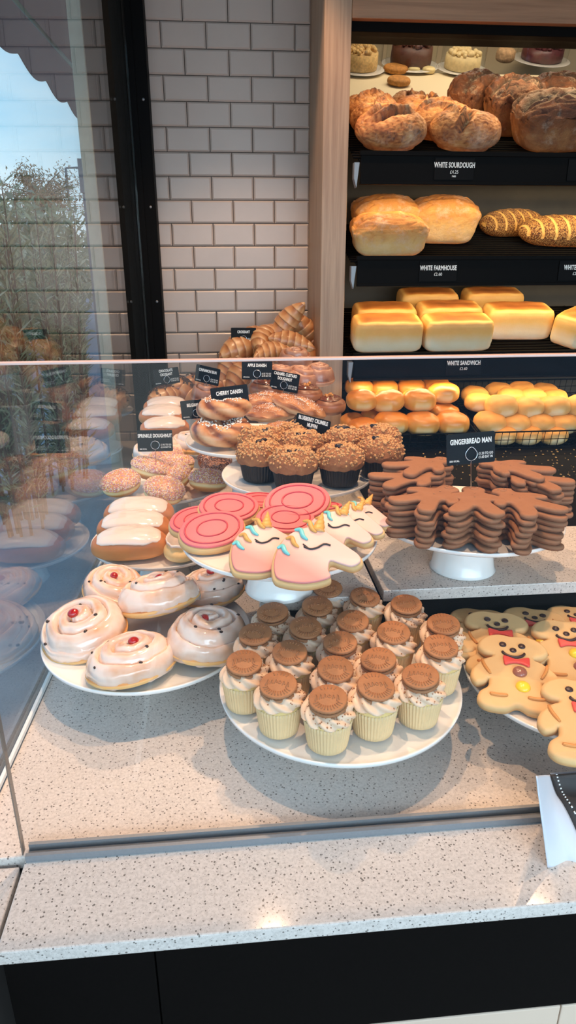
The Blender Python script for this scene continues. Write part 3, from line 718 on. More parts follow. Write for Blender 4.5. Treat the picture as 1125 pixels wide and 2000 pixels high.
for i in range(4):
    mb = MB(); a = i*.0115; P = spline([(-.050+a*.95, -.005+a*1.35+.012, .0162), (-.043+a, .000+a*1.2+.010, .0168), (-.040+a, -.010+a*1.1+.012, .0168), (-.034+a, -.016+a*1.1+.012, .0162)], 4, False)
    mb.add(*tube(P, [.0012+.0022*sin(pi*j/(len(P)-1)) for j in range(len(P))], 7)); mb.out('mane_lock', (TURQ, GOLD, TURQ, GOLD)[i], un)
mb = MB(); mb.add(*tube(spline([(-.016, .010, .0162), (-.008, .006, .0164), (.001, .008, .0164), (.010, .014, .0164), (.018, .012, .0162)], 4, False), .0012, 6)); mb.add(*tube([(-.010, .007, .0162), (-.017, .014, .0162)], .0009, 5)); mb.out('closed_eye', BLK, un)
for (x, y), z, rot, s, lab in [
    ((618, 1078), .021, (26, 0, -6), 1.15, 'unicorn biscuit nearest the front rim of its stand, horn upright'),
    ((522, 1064), .016, (24, 0, 4), 1.06, 'unicorn biscuit left of the front one, its mane by the pink biscuits'),
    ((660, 1034), .020, (24, 0, -18), 1.0, 'unicorn biscuit behind the front one with a pale face'),
    ((690, 1020), .016, (22, 0, -20), .92, 'unicorn biscuit mostly covered by the pale one before it'),
    ((708, 1006), .014, (20, 0, -20), .9, 'unicorn biscuit rearmost, at the right rim of its stand')]:
    c = at(x, y, Z=Zp+z+.014); put(un, (c.x, c.y, Zp+z), rot, s, lab, 'unicorn biscuits on the raised stand')

# --- iced finger buns
def finger(name, seed):
    p = proto(name, 'bun'); L, W, H = .080, .040, .062
    def shape(u, v, grow=0):
        x, y, z = superdir(u, v, .78, .62); e = 1-.16*abs(x)**3
        zz = (z+1)/2*H; zz = zz*(1-.12*abs(x)**2.2)
        return x*(L+grow), y*(W+grow)*e*(1+.05*nn(x*2, z, seed)), zz+.001*nn(x*4, y*4, seed)
    def fn(u, v): x, y, z = shape(u, v); return (x, y, z, .15+.75*max(0, min(1, (z/H)*1.3-.05))*(1-.0*abs(x)))
    V, F, B = grid(64, 28, fn, True, False, True, True); mesh('bun', V, F, CRUST['finger'], p, B)
    def fi(u, v):
        e = .335+.04*nn(cos(u*6.28)*2, sin(u*6.28)*2, seed+5)+.018*nn(cos(u*6.28)*7, sin(u*6.28)*7, seed)
        vv = 1-(1-v)*e; x, y, z = shape(u, min(vv, .9999), .0016+(.0014 if .02 < v < .12 else 0)); x *= .93
        return (x, y, z+.0028*min(1, v*6), .0)
    V, F, B = grid(72, 20, fi, True, False, False, True); mesh('icing', V, F, ICEW, p, B)
    return p
FB = finger('iced_finger_bun', 2.0); FG = 'iced finger buns'
Zb = 1.0138
for (x, y), z, Yp, rot, s, lab in [
    ((255, 1072), 0, 1.345, (8, 0, 2), (1.0, .95, 1.0), 'iced finger bun at the front of the left stand'),
    ((262, 1030), .008, 1.418, (9, 0, -2), 1.0, 'iced finger bun in the middle of the three on the left stand'),
    ((272, 998), .014, 1.490, (9, 0, -4), 1.0, 'iced finger bun rearmost of the three on the left stand'),
    ((430, 990), .006, 1.47, (8, 0, 30), .9, 'iced finger bun half hidden behind the pink biscuits')]:
    c = at(x, y, Y=Yp); put(FB, (c.x, Yp, Zb+z), rot, s, lab, FG)
def swirl(name, mat, seed, R=.05, H=.04, pitch=.018, cat='pastry'):
    p = proto(name, cat); (V, F, B), rr = bun_mesh(R, H, pitch, seed, 1.0); mesh('dough', V, F, mat, p, B); return p
sc = proto('cream_bun', 'bun')
def cbf(u, v): x, y, z = superdir(u, v, .8, .9); return (x*.055, y*.04, (z+1)*.022, .1+.25*(z > 0))
V, F, B = grid(40, 20, cbf, True, False, True, True); mesh('bun', V, F, CRUST['bun'], sc, B)
def cbi(u, v): t = u*2*pi; return ((.050+.005*nn(cos(t)*3, sin(t)*3, 1))*cos(t)*(1-v*.1), (.036+.005*nn(cos(t)*3, sin(t)*3, 3))*sin(t)*(1-v*.1), .046+.006*sin(v*pi), 0)
V, F, B = grid(48, 5, cbi, True, False, True, True); mesh('icing', V, F, ICEW, sc, B)
c = at(348, 1070, Y=1.33); put(sc, (c.x+.01, 1.34, Zb), (4, -6, 70), .95, 'pale cream bun peeping out left of the pink biscuits')

# --- sprinkle doughnuts
def dough(name, seed, spm, mat='bun'):
    p = proto(name, 'doughnut'); R, H = .049, .054
    def sh(u, v, g=0):
        x, y, z = superdir(u, v, .85, 1.0); return x*(R+g)*(1+.03*nn(x, y, seed)), y*(R+g), (z+1)/2*H+g*.5
    def fn(u, v):
        x, y, z = sh(u, v); q = z/H; k = abs(q-.42); b = .75 if q < .3 else (.05 if k < .09 else .55); return (x, y, z, b)
    V, F, B = grid(56, 26, fn, True, False, True, True); mesh('dough', V, F, CRUST[mat], p, B)
    def fi(u, v):
        e = .50+.03*nn(cos(u*6.28)*3, sin(u*6.28)*3, seed+5); vv = 1-(1-v)*e; x, y, z = sh(u, min(vv, .9999), .0012); return (x, y, z+.001, 0)
    V, F, B = grid(56, 18, fi, True, False, False, True); mesh('icing', V, F, PINKSP, p, B)
    rnd = random.Random(seed); mb = MB()
    for k in range(1500):
        u = rnd.random(); w = rnd.random(); vv = 1-.49*sqrt(w); x, y, z = sh(u, min(.999, vv), .0022)
        d = Vector((x, y, (z-H/2)*1.0)).normalized(); a = Vector((rnd.uniform(-1, 1), rnd.uniform(-1, 1), rnd.uniform(-1, 1))); a = (a-d*a.dot(d)*.7).normalized(); b_ = d.cross(a).normalized()*.0006; n_ = d*.0006; a *= .0019
        c = Vector((x, y, z+.001)); V8 = [c+a*s1+b_*s2+n_*s3 for s3 in (-1, 1) for s1, s2 in ((-1, -1), (1, -1), (1, 1), (-1, 1))]
        mb.add(V8, [(0, 3, 2, 1), (4, 5, 6, 7), (0, 1, 5, 4), (1, 2, 6, 5), (2, 3, 7, 6), (3, 0, 4, 7)])
    mb.out('sprinkles', spm, p, False, 'stuff'); return p
PINKSP = plain('pale_pink_glaze', S(206, 150, 116), .4)
DN = dough('sprinkle_doughnut', 3, SPR); DD = dough('sprinkle_doughnut', 5, SPRD, 'choc')
Zs = 1.0438
for pr_, (x, y), z, Yp, rot, lab in [
    (DN, (240, 945), 0, 1.66, (8, -8, 0), 'pastel sprinkle doughnut at the left rim of its stand'),
    (DN, (317, 970), 0, 1.60, (14, 4, 40), 'pastel sprinkle doughnut at the front centre of its stand'),
    (DN, (405, 955), 0, 1.66, (6, 8, 90), 'pastel sprinkle doughnut at the front right, before the dark ones'),
    (DN, (288, 918), .030, 1.70, (16, -6, 130), 'pastel sprinkle doughnut on top of the pile, holding the price card'),
    (DN, (345, 912), .020, 1.78, (12, 0, 200), 'pastel sprinkle doughnut behind the top one, beside the dark ones'),
    (DN, (350, 940), .012, 1.70, (26, 12, 260), 'pastel sprinkle doughnut tilted on its side in the middle'),
    (DN, (326, 897), .026, 1.85, (8, 0, 300), 'pastel sprinkle doughnut at the very back of its pile'),
    (DD, (425, 930), .008, 1.74, (10, 8, 0), 'dark sprinkle doughnut in front of the other dark one'),
    (DD, (418, 908), .018, 1.82, (8, 8, 80), 'dark sprinkle doughnut behind, by the danish stand')]:
    c = at(x, y, Y=Yp); put(pr_, (c.x, Yp, max(Zs+z*.0+.001, c.z-.024)), rot, 1.0, lab, 'sprinkle doughnuts on the left stand')

# --- blueberry crumble muffins
def muffin(name, seed):
    p = proto(name, 'muffin'); hb = .043
    rf = lambda t, r, z: 1+.03*cos(t*40)*min(1, z/.006)
    pr = [(.0001, 0), (.034, 0), (.0352, .001)]+[(.0352+(.0425-.0352)*k/6, .001+(hb-.001)*k/6) for k in range(1, 7)]+[(.0415, hb)]
    V, F, B = lathe(pr, 160, False, rf); mesh('paper_case', V, F, CASEB, p, B)
    def fn(u, v, g=0):
        t = u*2*pi; a = v*pi*.62-.30
        r = .0495*cos(a)**.8 if cos(a) > 0 else 0; z = hb+.006+.032*sin(a)
        q = nn(cos(t)*r*70, sin(t)*r*70, z*70+seed)*.0045+nn(cos(t)*r*200, sin(t)*r*200, z*200+seed)*.002
        r *= 1+q*12; return ((r+g)*cos(t), (r+g)*sin(t), max(z+q, hb-.006), .45+q*60)
    def fn2(u, v):
        return fn(u, v) if v < .999 else (0, 0, hb+.0375, .5)
    V, F, B = grid(80, 34, lambda u, v: fn2(u, min(1, v*.97)), True, False, False, True); mesh('crumb_top', V, F, CRUST['muffin'], p, B)
    rnd = random.Random(seed*7+1); mb = MB()
    for k in range(620):
        u = rnd.random(); w = rnd.random()**.6; x, y, z, _ = fn(u, .14+w*.82, .0005); r = rnd.uniform(.0014, .0036)
        mb.add(*ball(r, 6, 4, (1, rnd.uniform(.6, 1), rnd.uniform(.6, 1))), M=Matrix.Translation((x, y, z+.0004)) @ Euler((rnd.uniform(0, 3), rnd.uniform(0, 3), 0)).to_matrix().to_4x4())
    mb.out('crumble_topping', CRUMB, p, kind='stuff')
    for k in range(2):
        a = rnd.uniform(3.6, 5.8); r = rnd.uniform(.008, .022); V, F, B = ball(.0078, 12, 7, (1.6, .8, .7)); o = mesh('blueberry', V, F, BLUEB, p, B); o.location = (r*cos(a), r*sin(a), hb+.0405-.5*r*r/.03); o.rotation_euler = (0, .2, rnd.uniform(-.6, .6))
    return p
MF = [muffin('blueberry_muffin', s) for s in (1, 2, 3)]
Zm = 1.1735
for i, ((x, y), Yp, z, lab) in enumerate([
    ((664, 912), 1.315, 0, 'crumble muffin with a wide split of blueberry, at the front right'),
    ((573, 915), 1.30, 0, 'crumble muffin at the front centre, right behind the pink biscuits'),
    ((508, 905), 1.36, 0, 'crumble muffin at the front left by the dark doughnuts'),
    ((742, 905), 1.36, 0, 'crumble muffin at the right, beside the gingerbread men'),
    ((588, 886), 1.42, .004, 'crumble muffin in the middle row under the price card'),
    ((668, 883), 1.44, .004, 'crumble muffin behind the front right one'),
    ((738, 878), 1.45, .008, 'crumble muffin at the back right, before the bread rolls'),
    ((510, 880), 1.46, .006, 'crumble muffin at the back left, against the danish stand'),
    ((585, 868), 1.50, .010, 'crumble muffin at the very back below the card wire')]):
    c = at(x, y, Y=Yp); zz = Zm+z*0
    put(MF[i % 3], (c.x, Yp, Zm), (0, 0, random.uniform(-30, 30)), 1.0 if i < 4 else 1.04, lab, 'blueberry crumble muffins')

# --- twisted and laminated pastries at the back
def croissant(name, seed, L=.085, R=.033, bend=.035, segs=7):
    p = proto(name, 'croissant')
    def fn(u, v):
        t = v*2-1; a = u*2*pi; s = abs(t)
        w = (v*segs+seed*.3) % 1; step = .10*(1-w)*(1-s**3)
        r = R*(1-s**2.0)**.75*(1-.15*s)*(1+step)+.004*(1-s**8)
        r *= 1+.05*nn(t*3, cos(a)*2, seed)+.02*sin(a*3+t*9)
        x = L*t; y = -bend*(t*t)+r*cos(a)*1.08; z = r*sin(a)*.92+.002
        return (x, y, z+R*.9-.004*s, .25+.6*w+.15*sin(a*5+t*14)*.5-.2*(sin(a) < -.4))
    V, F, B = grid(36, 84, fn, True, False, True, True); mesh('body', V, F, CRUST['crois'], p, B); return p
CR = [croissant('croissant', 1), croissant('croissant', 2.3, .08, .037, .02, 6), croissant('croissant', 3.7, .075, .034, .045, 7)]
def choc_cr(seed):
    p = croissant('chocolate_croissant', seed, .075, .036, .012, 5)
    rnd = random.Random(9); mb = MB()
    for k in range(150):
        a = rnd.gauss(pi/2-.25, .5); t = rnd.gauss(0, .30); r = .036*(1-t*t)**.75*1.08+.003
        mb.add(*ball(rnd.uniform(.0015, .0045), 6, 4, (1.3, 1, .5)), M=Matrix.Translation((.075*t, r*cos(a), r*sin(a)*.92+.036)) @ Matrix.Rotation(rnd.uniform(0, 3), 4, 'Z'))
    mb.out('chocolate_flakes', CHOC, p, kind='stuff'); return p
CCR = choc_cr(4.2)
def pastry(name, seed, L=.075, W=.042, H=.036, mat='danish', sug=False):
    p = proto(name, 'pastry')
    def fn(u, v):
        x, y, z = superdir(u, v, .9, .9); f = .5+.5*sin(x*7+y*5+z*3+seed+2*nn(x*2, y*2, seed)); n_ = nn(x*3+seed, y*3, z*3)
        return (x*L, y*W*(1-.25*x*x)+.008*x*x, ((z+1)/2)*H*(1-.25*abs(x)**2)*(1+.14*f)+.004*n_, .25+.35*(z > 0)+.3*f*(z > 0)*.7+.25*n_)
    V, F, B = grid(72, 34, fn, True, False, True, True); mesh('dough', V, F, CRUST[mat], p, B)
    if sug:
        rnd = random.Random(seed); mb = MB()
        for k in range(260):
            u = rnd.random(); v = .72+.27*rnd.random(); x, y, z, _ = fn(u, v); mb.add(*ball(rnd.uniform(.0006, .0012), 5, 3), M=Matrix.Translation((x, y, z+.0005)))
        mb.out('sugar', SUGAR, p, kind='stuff')
    return p
AP = [pastry('apple_danish', 1.0, sug=True), pastry('apple_danish', 4.0, .07, .045, .04, sug=True)]
def cherry_danish(seed):
    p = proto('cherry_danish', 'pastry'); R, r0 = .046, .024
    def fn(u, v):
        t = u*2*pi; a = v*2*pi; w = (.5+.5*sin(a*3+t*6+seed))**.6; r = r0*(1+.20*w+.10*nn(cos(t)*2, sin(t)*2, seed))
        return ((R+r*cos(a)*1.05)*cos(t), (R+r*cos(a)*1.05)*sin(t)*.92, r*sin(a)*.9+.022, .95-.75*w+.25*(sin(a) > .3))
    V, F, B = grid(110, 26, fn, True, True); mesh('dough', V, F, CRUST['danish'], p, B)
    V, F, B = grid(32, 6, lambda u, v: (.033*(1-v)*cos(u*2*pi), .03*(1-v)*sin(u*2*pi), .024+.006*v+.002*nn(cos(u*6.3)*4, sin(u*6.3)*4, v*5), 0), True); mesh('cherry_filling', V, F, JAM, p, B)
    rnd = random.Random(seed); mb = MB()
    for k in range(230):
        t = rnd.uniform(0, 2*pi); a = rnd.gauss(.31*2*pi, .45); x, y, z, _ = fn(t/(2*pi), (a/(2*pi)) % 1)
        mb.add(*ball(rnd.uniform(.0014, .0026), 6, 4, (1, .9, .8)), M=Matrix.Translation((x, y, z+.001)))
    mb.out('pearl_sugar', SUGAR, p, kind='stuff'); return p
CD = cherry_danish(2)
CB = [swirl('cinnamon_bun', CRUST['cinn'], 3.3, .055, .05, .02), swirl('cinnamon_bun', CRUST['cinn'], 6.1, .052, .05, .018)]
def caramel(seed):
    p = proto('caramel_doughnut', 'doughnut'); R, H = .048, .05
    V, F, B = grid(56, 24, lambda u, v: (lambda d: (d[0]*R, d[1]*R, (d[2]+1)/2*H, .45+.4*(abs(d[2]) > .3)))(superdir(u, v, .8, 1)), True, False, True, True); mesh('dough', V, F, CRUST['choc'], p, B)
    def fi(u, v):
        t = u*2*pi; r = .036*(1-v)*(1+.05*sin(3*t)); return (r*cos(t), r*sin(t), H-.001-(r/.048)**4*.012+.0022*sin(min(1, (1-v)*0+v*6)*pi/2)+.0014*sin(r/.0035*2), 0)
    V, F, B = grid(48, 26, fi, True, False, False, True); mesh('chocolate_swirl', V, F, CHOCM, p, B)
    for k in range(5):
        a = k*1.3; b = MB().box((-.0035, -.0035, 0), (.0035, .0035, .006)); o = b.out('fudge_cube', ORANGEP, p, False); o.location = (.008*cos(a), .008*sin(a), H+.001+(.005 if k == 4 else 0)); o.rotation_euler = (.2, .1, k)
        bevel(o, .0008, 1)
    return p
CM = caramel(1)
def tulip():
    p = proto('tulip_muffin', 'muffin'); 
    V, F, B = lathe([(.0001, 0), (.028, 0), (.029, .001), (.034, .03), (.038, .055), (.0372, .055), (.033, .03)], 60, False, lambda t, r, z: 1+(.05*cos(t*4)+.03*cos(t*9))*(z/.055)); mesh('paper_wrap', V, F, CASEW, p, B)
    def fn(u, v):
        t = u*2*pi; a = v*pi*.5; r = .041*cos(a)*(1+.06*nn(cos(t)*2, sin(t)*2, v*3)); return (r*cos(t), r*sin(t), .050+.036*sin(a)+.004*nn(cos(t)*r*90, sin(t)*r*90, 3), .5+.3*nn(cos(t)*3, sin(t)*3, v*4))
    V, F, B = grid(56, 20, fn, True, False, False, True); mesh('muffin_top', V, F, CRUST['cinn'], p, B); return p
TU = tulip()

# stands at the back
def stand2(k, c, Z, R, lab, foot=.055): STD[k] = (c, Z, R); stand('cake_stand', c, Z, CT, R, lab, foot)
stand2('danish', (.052, 1.60), 1.195, .150, 'tall white cake stand under the cherry danishes', .05)
# stands further back, on the counter
stand2('apple', (.222, 1.91), 1.10, .145, 'white cake stand under the apple danishes and caramel doughnuts', .05)
stand2('belg', (-.125, 2.09), 1.045, .135, 'white cake stand under the back row of glazed buns')
stand2('choc', (-.13, 2.38), 1.10, .115, 'white cake stand under the chocolate croissants')
stand2('crois', (.165, 2.47), 1.13, .150, 'white cake stand under the croissant pile')
stand2('cap', (.275, 2.13), 1.17, .0855, 'small tall white cake stand at the foot of the oak column', .04)

def cam_rot(ang, depth=0, roll=0):
    """long axis at ang degrees in a vertical plane facing the aisle, turned depth degrees away"""
    return Matrix.Rotation(radians(depth), 4, 'Z') @ Matrix.Rotation(radians(-ang), 4, 'Y') @ Matrix.Rotation(radians(roll), 4, 'X')
def place(p, px, Yp, ang, depth, roll, s, lab, grp, dz=.028):
    c = at(*px, Y=Yp); M = cam_rot(ang, depth, roll); off = M @ Vector((0, 0, dz*(s if isinstance(s, (int, float)) else s[2])))
    return put(p, c-off, M, s, lab, grp)
CG = 'croissants in the pile at the back'
for i, (px, Yp, a, d, r, s, lab) in enumerate([
    ((561, 630), 2.47, 52, -10, 10, 1.12, 'croissant at the very top of the pile, standing on its tip'),
    ((592, 648), 2.53, -52, 10, 0, 1.05, 'croissant leaning down to the oak column behind the top one'),
    ((566, 672), 2.42, -14, 0, -10, 1.12, 'croissant lying level below the top one'),
    ((512, 660), 2.44, 25, 60, 0, 1.0, 'croissant showing its round end beside the croissant price card'),
    ((466, 682), 2.44, 12, 20, 20, 1.05, 'croissant at the upper left edge of the pile'),
    ((528, 690), 2.36, 5, 15, 0, 1.0, 'croissant just below the glass edge line, in the middle of the pile'),
    ((448, 712), 2.42, 50, 25, 0, 1.0, 'croissant at the left flank, standing against the pile'),
    ((470, 735), 2.36, 40, 30, 0, 1.0, 'croissant at the lower left above the cinnamon bun card'),
    ((500, 708), 2.46, 15, -20, 0, 1.0, 'croissant in the shade inside the pile'),
    ((440, 752), 2.40, 10, 20, 0, 1.0, 'croissant at the bottom left of the pile'),
    ((592, 700), 2.46, -10, 10, 0, 1.0, 'croissant low on the right by the oak column'),
    ((490, 658), 2.52, 20, 40, 0, .9, 'croissant peeping out behind the croissant price card')]):
    place(CR[i % 3], px, Yp, a, d, r, s, lab, CG)
# crumble muffins, buns and danishes round the croissants
place(TU, (512, 722), 2.22, 0, 0, 0, 1.05, 'muffin in a white paper wrap below the croissants', None, .05)
place(swirl('custard_bun', CRUST['cinn'], 2.2, .05, .042, .02), (576, 700), 2.28, 4, 10, 12, 1.1, 'sugared brown bun at the foot of the croissant pile', None, .02)
place(CB[1], (622, 736), 2.12, 0, 0, 6, 1.0, 'brown swirled bun on the small stand by the column', 'swirled brown buns', .02)
place(CB[0], (588, 742), 2.10, -6, 10, 10, 1.0, 'brown swirled bun left of the small stand', 'swirled brown buns', .02)
place(CM, (642, 794), 1.96, 0, 0, 2, 1.05, 'caramel doughnut at the right rim, alone, with fudge cubes', 'caramel custard doughnuts', .022)
place(CM, (598, 772), 1.98, 0, 60, 4, 1.0, 'caramel doughnut under the caramel custard price card', 'caramel custard doughnuts', .022)
place(CM, (520, 762), 2.02, 0, 20, 2, 1.05, 'caramel doughnut below the apple danish card, nuts on top', 'caramel custard doughnuts', .022)
place(CB[1], (548, 742), 2.08, 0, 40, 4, 1.05, 'pale swirled bun above the caramel doughnuts', 'swirled brown buns', .02)
AG = 'apple danishes in the back pile'
place(AP[0], (585, 795), 1.80, -20, 0, 10, 1.05, 'apple danish sloping down to the muffin price card', AG, .018)
place(AP[1], (530, 808), 1.80, 2, 0, 8, 1.0, 'apple danish lying level in the middle, above a dark gap', AG, .018)
place(AP[0], (516, 783), 1.86, 0, 20, 6, .95, 'apple danish behind, under the apple danish card wire', AG, .018)
place(AP[1], (544, 846), 1.66, 8, 40, 20, .82, 'apple danish low down, touching the muffins', AG, .018)
place(AP[0], (618, 838), 1.80, -5, 80, 10, .8, 'apple danish half hidden behind the muffin price card', AG, .018)
DG = 'cherry danishes on the tall stand'
place(CD, (434, 842), 1.555, 0, 10, 4, .98, 'cherry danish at the left with pearl sugar round its rim', DG, .022)
place(CD, (492, 868), 1.545, -4, 80, 4, .80, 'cherry danish at the right, partly behind the muffins', DG, .022)
place(CD, (438, 795), 1.60, 0, 50, -4, .92, 'cherry danish stacked on top, seen from its side', DG, .022)
# back row of glazed buns and finger buns, chocolate croissants, cinnamon buns
BW = belgian('belgian_bun', 2.7, .062, .044, ICEW)
place(BW, (312, 882), 1.90, 0, 30, 5, 1.12, 'pale cherry bun right behind the sprinkle doughnut price card', 'glazed buns at the back', .02)
place(BW, (375, 868), 1.93, 0, 150, 5, 1.0, 'pale glazed bun just left of the cherry danish stand', 'glazed buns at the back', .02)
place(FB, (322, 836), 2.03, 0, 8, 14, .92, 'iced finger bun lowest in the back pile behind the doughnut card', FG, .03)
place(FB, (318, 812), 2.09, 0, -4, 14, .92, 'iced finger bun in the middle of the back pile', FG, .03)
place(FB, (325, 795), 2.16, 0, 6, 14, .90, 'iced finger bun at the top of the back pile below the chocolate croissants', FG, .03)
KG = 'chocolate croissants at the back left'
place(CCR, (318, 778), 2.30, 10, 35, 0, .9, 'chocolate croissant nearest, above the iced finger buns', KG)
place(CCR, (352, 762), 2.38, -30, -20, 0, 1.0, 'chocolate croissant behind, under its price card', KG)
place(CCR, (385, 752), 2.46, -10, 20, 0, .9, 'chocolate croissant at the back right, behind the cinnamon bun', KG)
place(CB[0], (402, 765), 2.22, 0, 0, 12, .9, 'cinnamon bun holding the cinnamon bun price card', 'cinnamon buns at the back', .03)
place(CB[1], (396, 800), 2.10, 0, 70, 8, .9, 'cinnamon bun behind the belgian bun price card', 'cinnamon buns at the back', .03)

# price cards: (pixel of the wire foot, depth)
def cardat(px, Yp, *a, **k): return card(at(*px, Y=Yp), *a, **k)
KC = '388 KCAL'
cardat((305, 906), 1.68, ['SPRINKLE DOUGHNUT'], '£1.95 TO GO', '£2.10 EAT IN', KC, 2, -6, 1, .045, 'price card for sprinkle doughnuts standing in the doughnut pile')
cardat((920, 944), 1.10, ['GINGERBREAD MAN'], '£1.20 TO GO', '£1.60 EAT IN', '350 KCAL', 2, -8, -3, .048, 'price card for gingerbread men standing among the stacks', hook=1)
cardat((455, 822), 1.58, ['CHERRY DANISH'], '£3.25 TO GO', '£3.95 EAT IN', '385 KCAL', 4, -6, -5, .040, 'price card for cherry danish standing in the top danish')
cardat((604, 872), 1.46, ['BLUEBERRY CRUMBLE', 'MUFFIN'], '£2.80 TO GO', '£3.50 EAT IN', '486 KCAL', -38, -6, 6, .026, 'price card for blueberry crumble muffins, turned to the side', size=.0118)
cardat((552, 772), 1.96, ['CARAMEL CUSTARD', 'DOUGHNUT'], '£2.95 TO GO', '£3.75 EAT IN', '402 KCAL', -25, -6, 7, .026, 'price card for caramel custard doughnuts, turned to the side', size=.0118)
cardat((502, 760), 1.95, ['APPLE DANISH'], '£3.25 TO GO', '£3.95 EAT IN', '370 KCAL', -4, -6, 1, .040, 'price card for apple danish, crossed by the top edge of the glass screen')
cardat((476, 672), 2.42, ['CROISSANT'], '£2.30 TO GO', '£2.95 EAT IN', '320 KCAL', 3, -4, 1, .014, 'price card for croissants standing high against the tiled wall')
cardat((402, 757), 2.20, ['CINNAMON BUN'], '£2.95 TO GO', '£3.75 EAT IN', '410 KCAL', -28, -6, 8, .026, 'price card for cinnamon buns, turned to the side')
cardat((328, 755), 2.34, ['CHOCOLATE', 'CROISSANT'], '£2.60 TO GO', '£3.20 EAT IN', '360 KCAL', 12, -6, -4, .020, 'price card for chocolate croissants in front of the window post', hook=1, size=.0118)
cardat((386, 826), 1.96, ['BELGIAN BUN'], '£2.95 TO GO', '£3.50 EAT IN', '430 KCAL', 6, -6, -3, .026, 'price card for belgian buns, half hidden by the cherry danishes')

# ================================================================== BREAD
def split_tin(name, seed, mat, L=.11, W=.062, H=.15, over=1.0, crack=1.0):
    p = proto(name, 'loaf')
    def fn(u, v):
        x, y, z = superdir(u, v, .42, .42); q = (z+1)/2
        if q < .5: w = .90+.08*q*2
        else: w = 1.0+.05*over*sin((q-.5)*2*pi)
        dome = 1+.16*(1-x*x)*(1-y*y*.5)*max(0, q-.5)*2
        pin = -.09*exp(-((q-.50)/.035)**2)
        n_ = nn(x*2.2+seed, y*2.2, z*2.2)
        ear = crack*.05*exp(-((y+.35+.15*nn(x*2, 0, seed))/.12)**2)*(q > .8)
        n3 = nn(x*6+seed, y*6, z*6); rd = max(0, 1-abs(nn(x*3.5+seed, y*4, z*4+3))*2.4-.6)*(q > .55)*crack; n_ += .55*n3*crack*(q > .5)
        if rd: ear = rd*.10
        else: ear = 0
        ear += crack*.05*exp(-((y+.35+.15*nn(x*2, 0, seed))/.12)**2)*(q > .8)
        return (x*L*(w+pin)*(1+.04*n_), y*W*(w+pin)*(1+.04*n_), (q*H)*dome*(1+.03*n_*(q > .5))-ear*H*.8, (.30+.1*n_ if q < .5 else .35+.5*(q-.5)*2*(1-.35*abs(n_))) + ear*3)
    V, F, B = grid(120, 76, fn, True, False, True, True); mesh('crust', V, F, CRUST[mat], p, B); return p
FA = [split_tin('farmhouse_loaf', 1, 'farm', .108, .062, .100), split_tin('farmhouse_loaf', 5, 'farm', .112, .062, .130, 1.3, .6)]
DT = [split_tin('dark_tin_loaf', 3, 'dark', .095, .065, .150, 1.2, 2.6), split_tin('dark_tin_loaf', 8, 'dark', .10, .065, .150, 1.2, 1.6), split_tin('dark_tin_loaf', 12, 'dark', .15, .08, .145, 1.2, 2.2)]
def sandwich(name, seed):
    p = proto(name, 'loaf'); L, W, H = .115, .056, .105
    def fn(u, v):
        x, y, z = superdir(u, v, .32, .3); q = (z+1)/2; lob = .018*abs(sin(x*pi*1.5+.2))*(q > .7)
        n_ = nn(x*2+seed, y*2, z*2)
        seam = -.035*exp(-((q-.60+.03*nn(x*5, 1, seed))/.022)**2)
        k = 1+seam+.015*n_+.012*nn(x*7, y*7+seed, z*5)*(q < .58); top = q > .93
        bk = .05+.10*n_+.5*exp(-((q-.585)/.02)**2) if q < .6 else .34+.25*max(0, q-.58)
        if top: bk = .38+.48*max(0, 1-(abs(x)/.86)**8)*max(0, 1-(abs(y)/.8)**6)+.12*n_
        return (x*L*k, y*W*k, q*H+(lob+.004)*H*(1 if q > .9 else 0)-.0, bk)
    V, F, B = grid(96, 56, fn, True, False, True, True); mesh('crust', V, F, CRUST['sand'], p, B); return p
SA = [sandwich('sandwich_loaf', s) for s in (1, 6)]
def sour(name, seed, Rx=.098, Ry=.078, H=.095):
    p = proto(name, 'loaf')
    def fn(u, v):
        x, y, z = superdir(u, v, .85, .95); q = (z+1)/2; n_ = nn(x*2+seed, y*2, z*2); bk = .42+.25*n_; dz = 0; gr = 1
        if z > -.1:
            for k, (cx, cy, a, ln) in enumerate(((.0, -.35, .35, .75), (-.25, .25, .9, .6))):
                ca, sa = cos(a+seed*.4), sin(a+seed*.4); lx = (x-cx)*ca+(y-cy)*sa; ly = -(x-cx)*sa+(y-cy)*ca-.25*lx*lx
                f = max(0, 1-(abs(lx)/ln)**4)
                g = f*exp(-(ly/.085)**2); e = f*exp(-((ly-.17)/.075)**2)
                dz += -.20*g+.15*e; bk += .55*g+.25*e-.15*f*exp(-((ly+.14)/.1)**2)
        rd = 1-abs(nn(x*5+seed, y*5, z*5))*2.2; cr = max(0, rd-.72)*(z > -.3); n3 = nn(x*9, y*9+seed, z*9)
        dz += .028*n3-.10*cr; bk += .25*n3+.9*cr
        zz = (q if q > .12 else q*.6)*H*(1+dz+.04*n_)
        return (x*Rx*(1+.03*n_+dz*.2), y*Ry*(1+.03*n_+dz*.2), zz, max(0, min(1, bk)))
    V, F, B = grid(170, 90, fn, True, False, True, True); mesh('crust', V, F, CRUST['sour'], p, B); return p
SO = [sour('sourdough_loaf', s) for s in (0, 2.4, 5.1, 8.3)]
def bloomer(name, seed, L=.15):
    p = proto(name, 'loaf')
    def fn(u, v):
        t = v*2-1; a = u*2*pi; R = .058*(1-abs(t)**2.6)**.55+.0015; top = sin(a) > -.25
        ph = (t*3.6+.55*cos(a)+seed) % 1; cut = 1 if (.30 < ph < .58 and top and abs(t) < .93) else 0
        f = max(0, 1-abs(ph-.44)/.15) if top else 0
        r = R*(1-.07*f+.03*exp(-((ph-.25)/.05)**2)*top)
        return (t*L, r*cos(a)*1.05, max(0, r*sin(a)*.85+.040), 0 if f > .22 else 1)
    V, F, B = grid(120, 150, fn, True, False, True, True); mesh('crust', V, F, SEEDED, p, B); return p
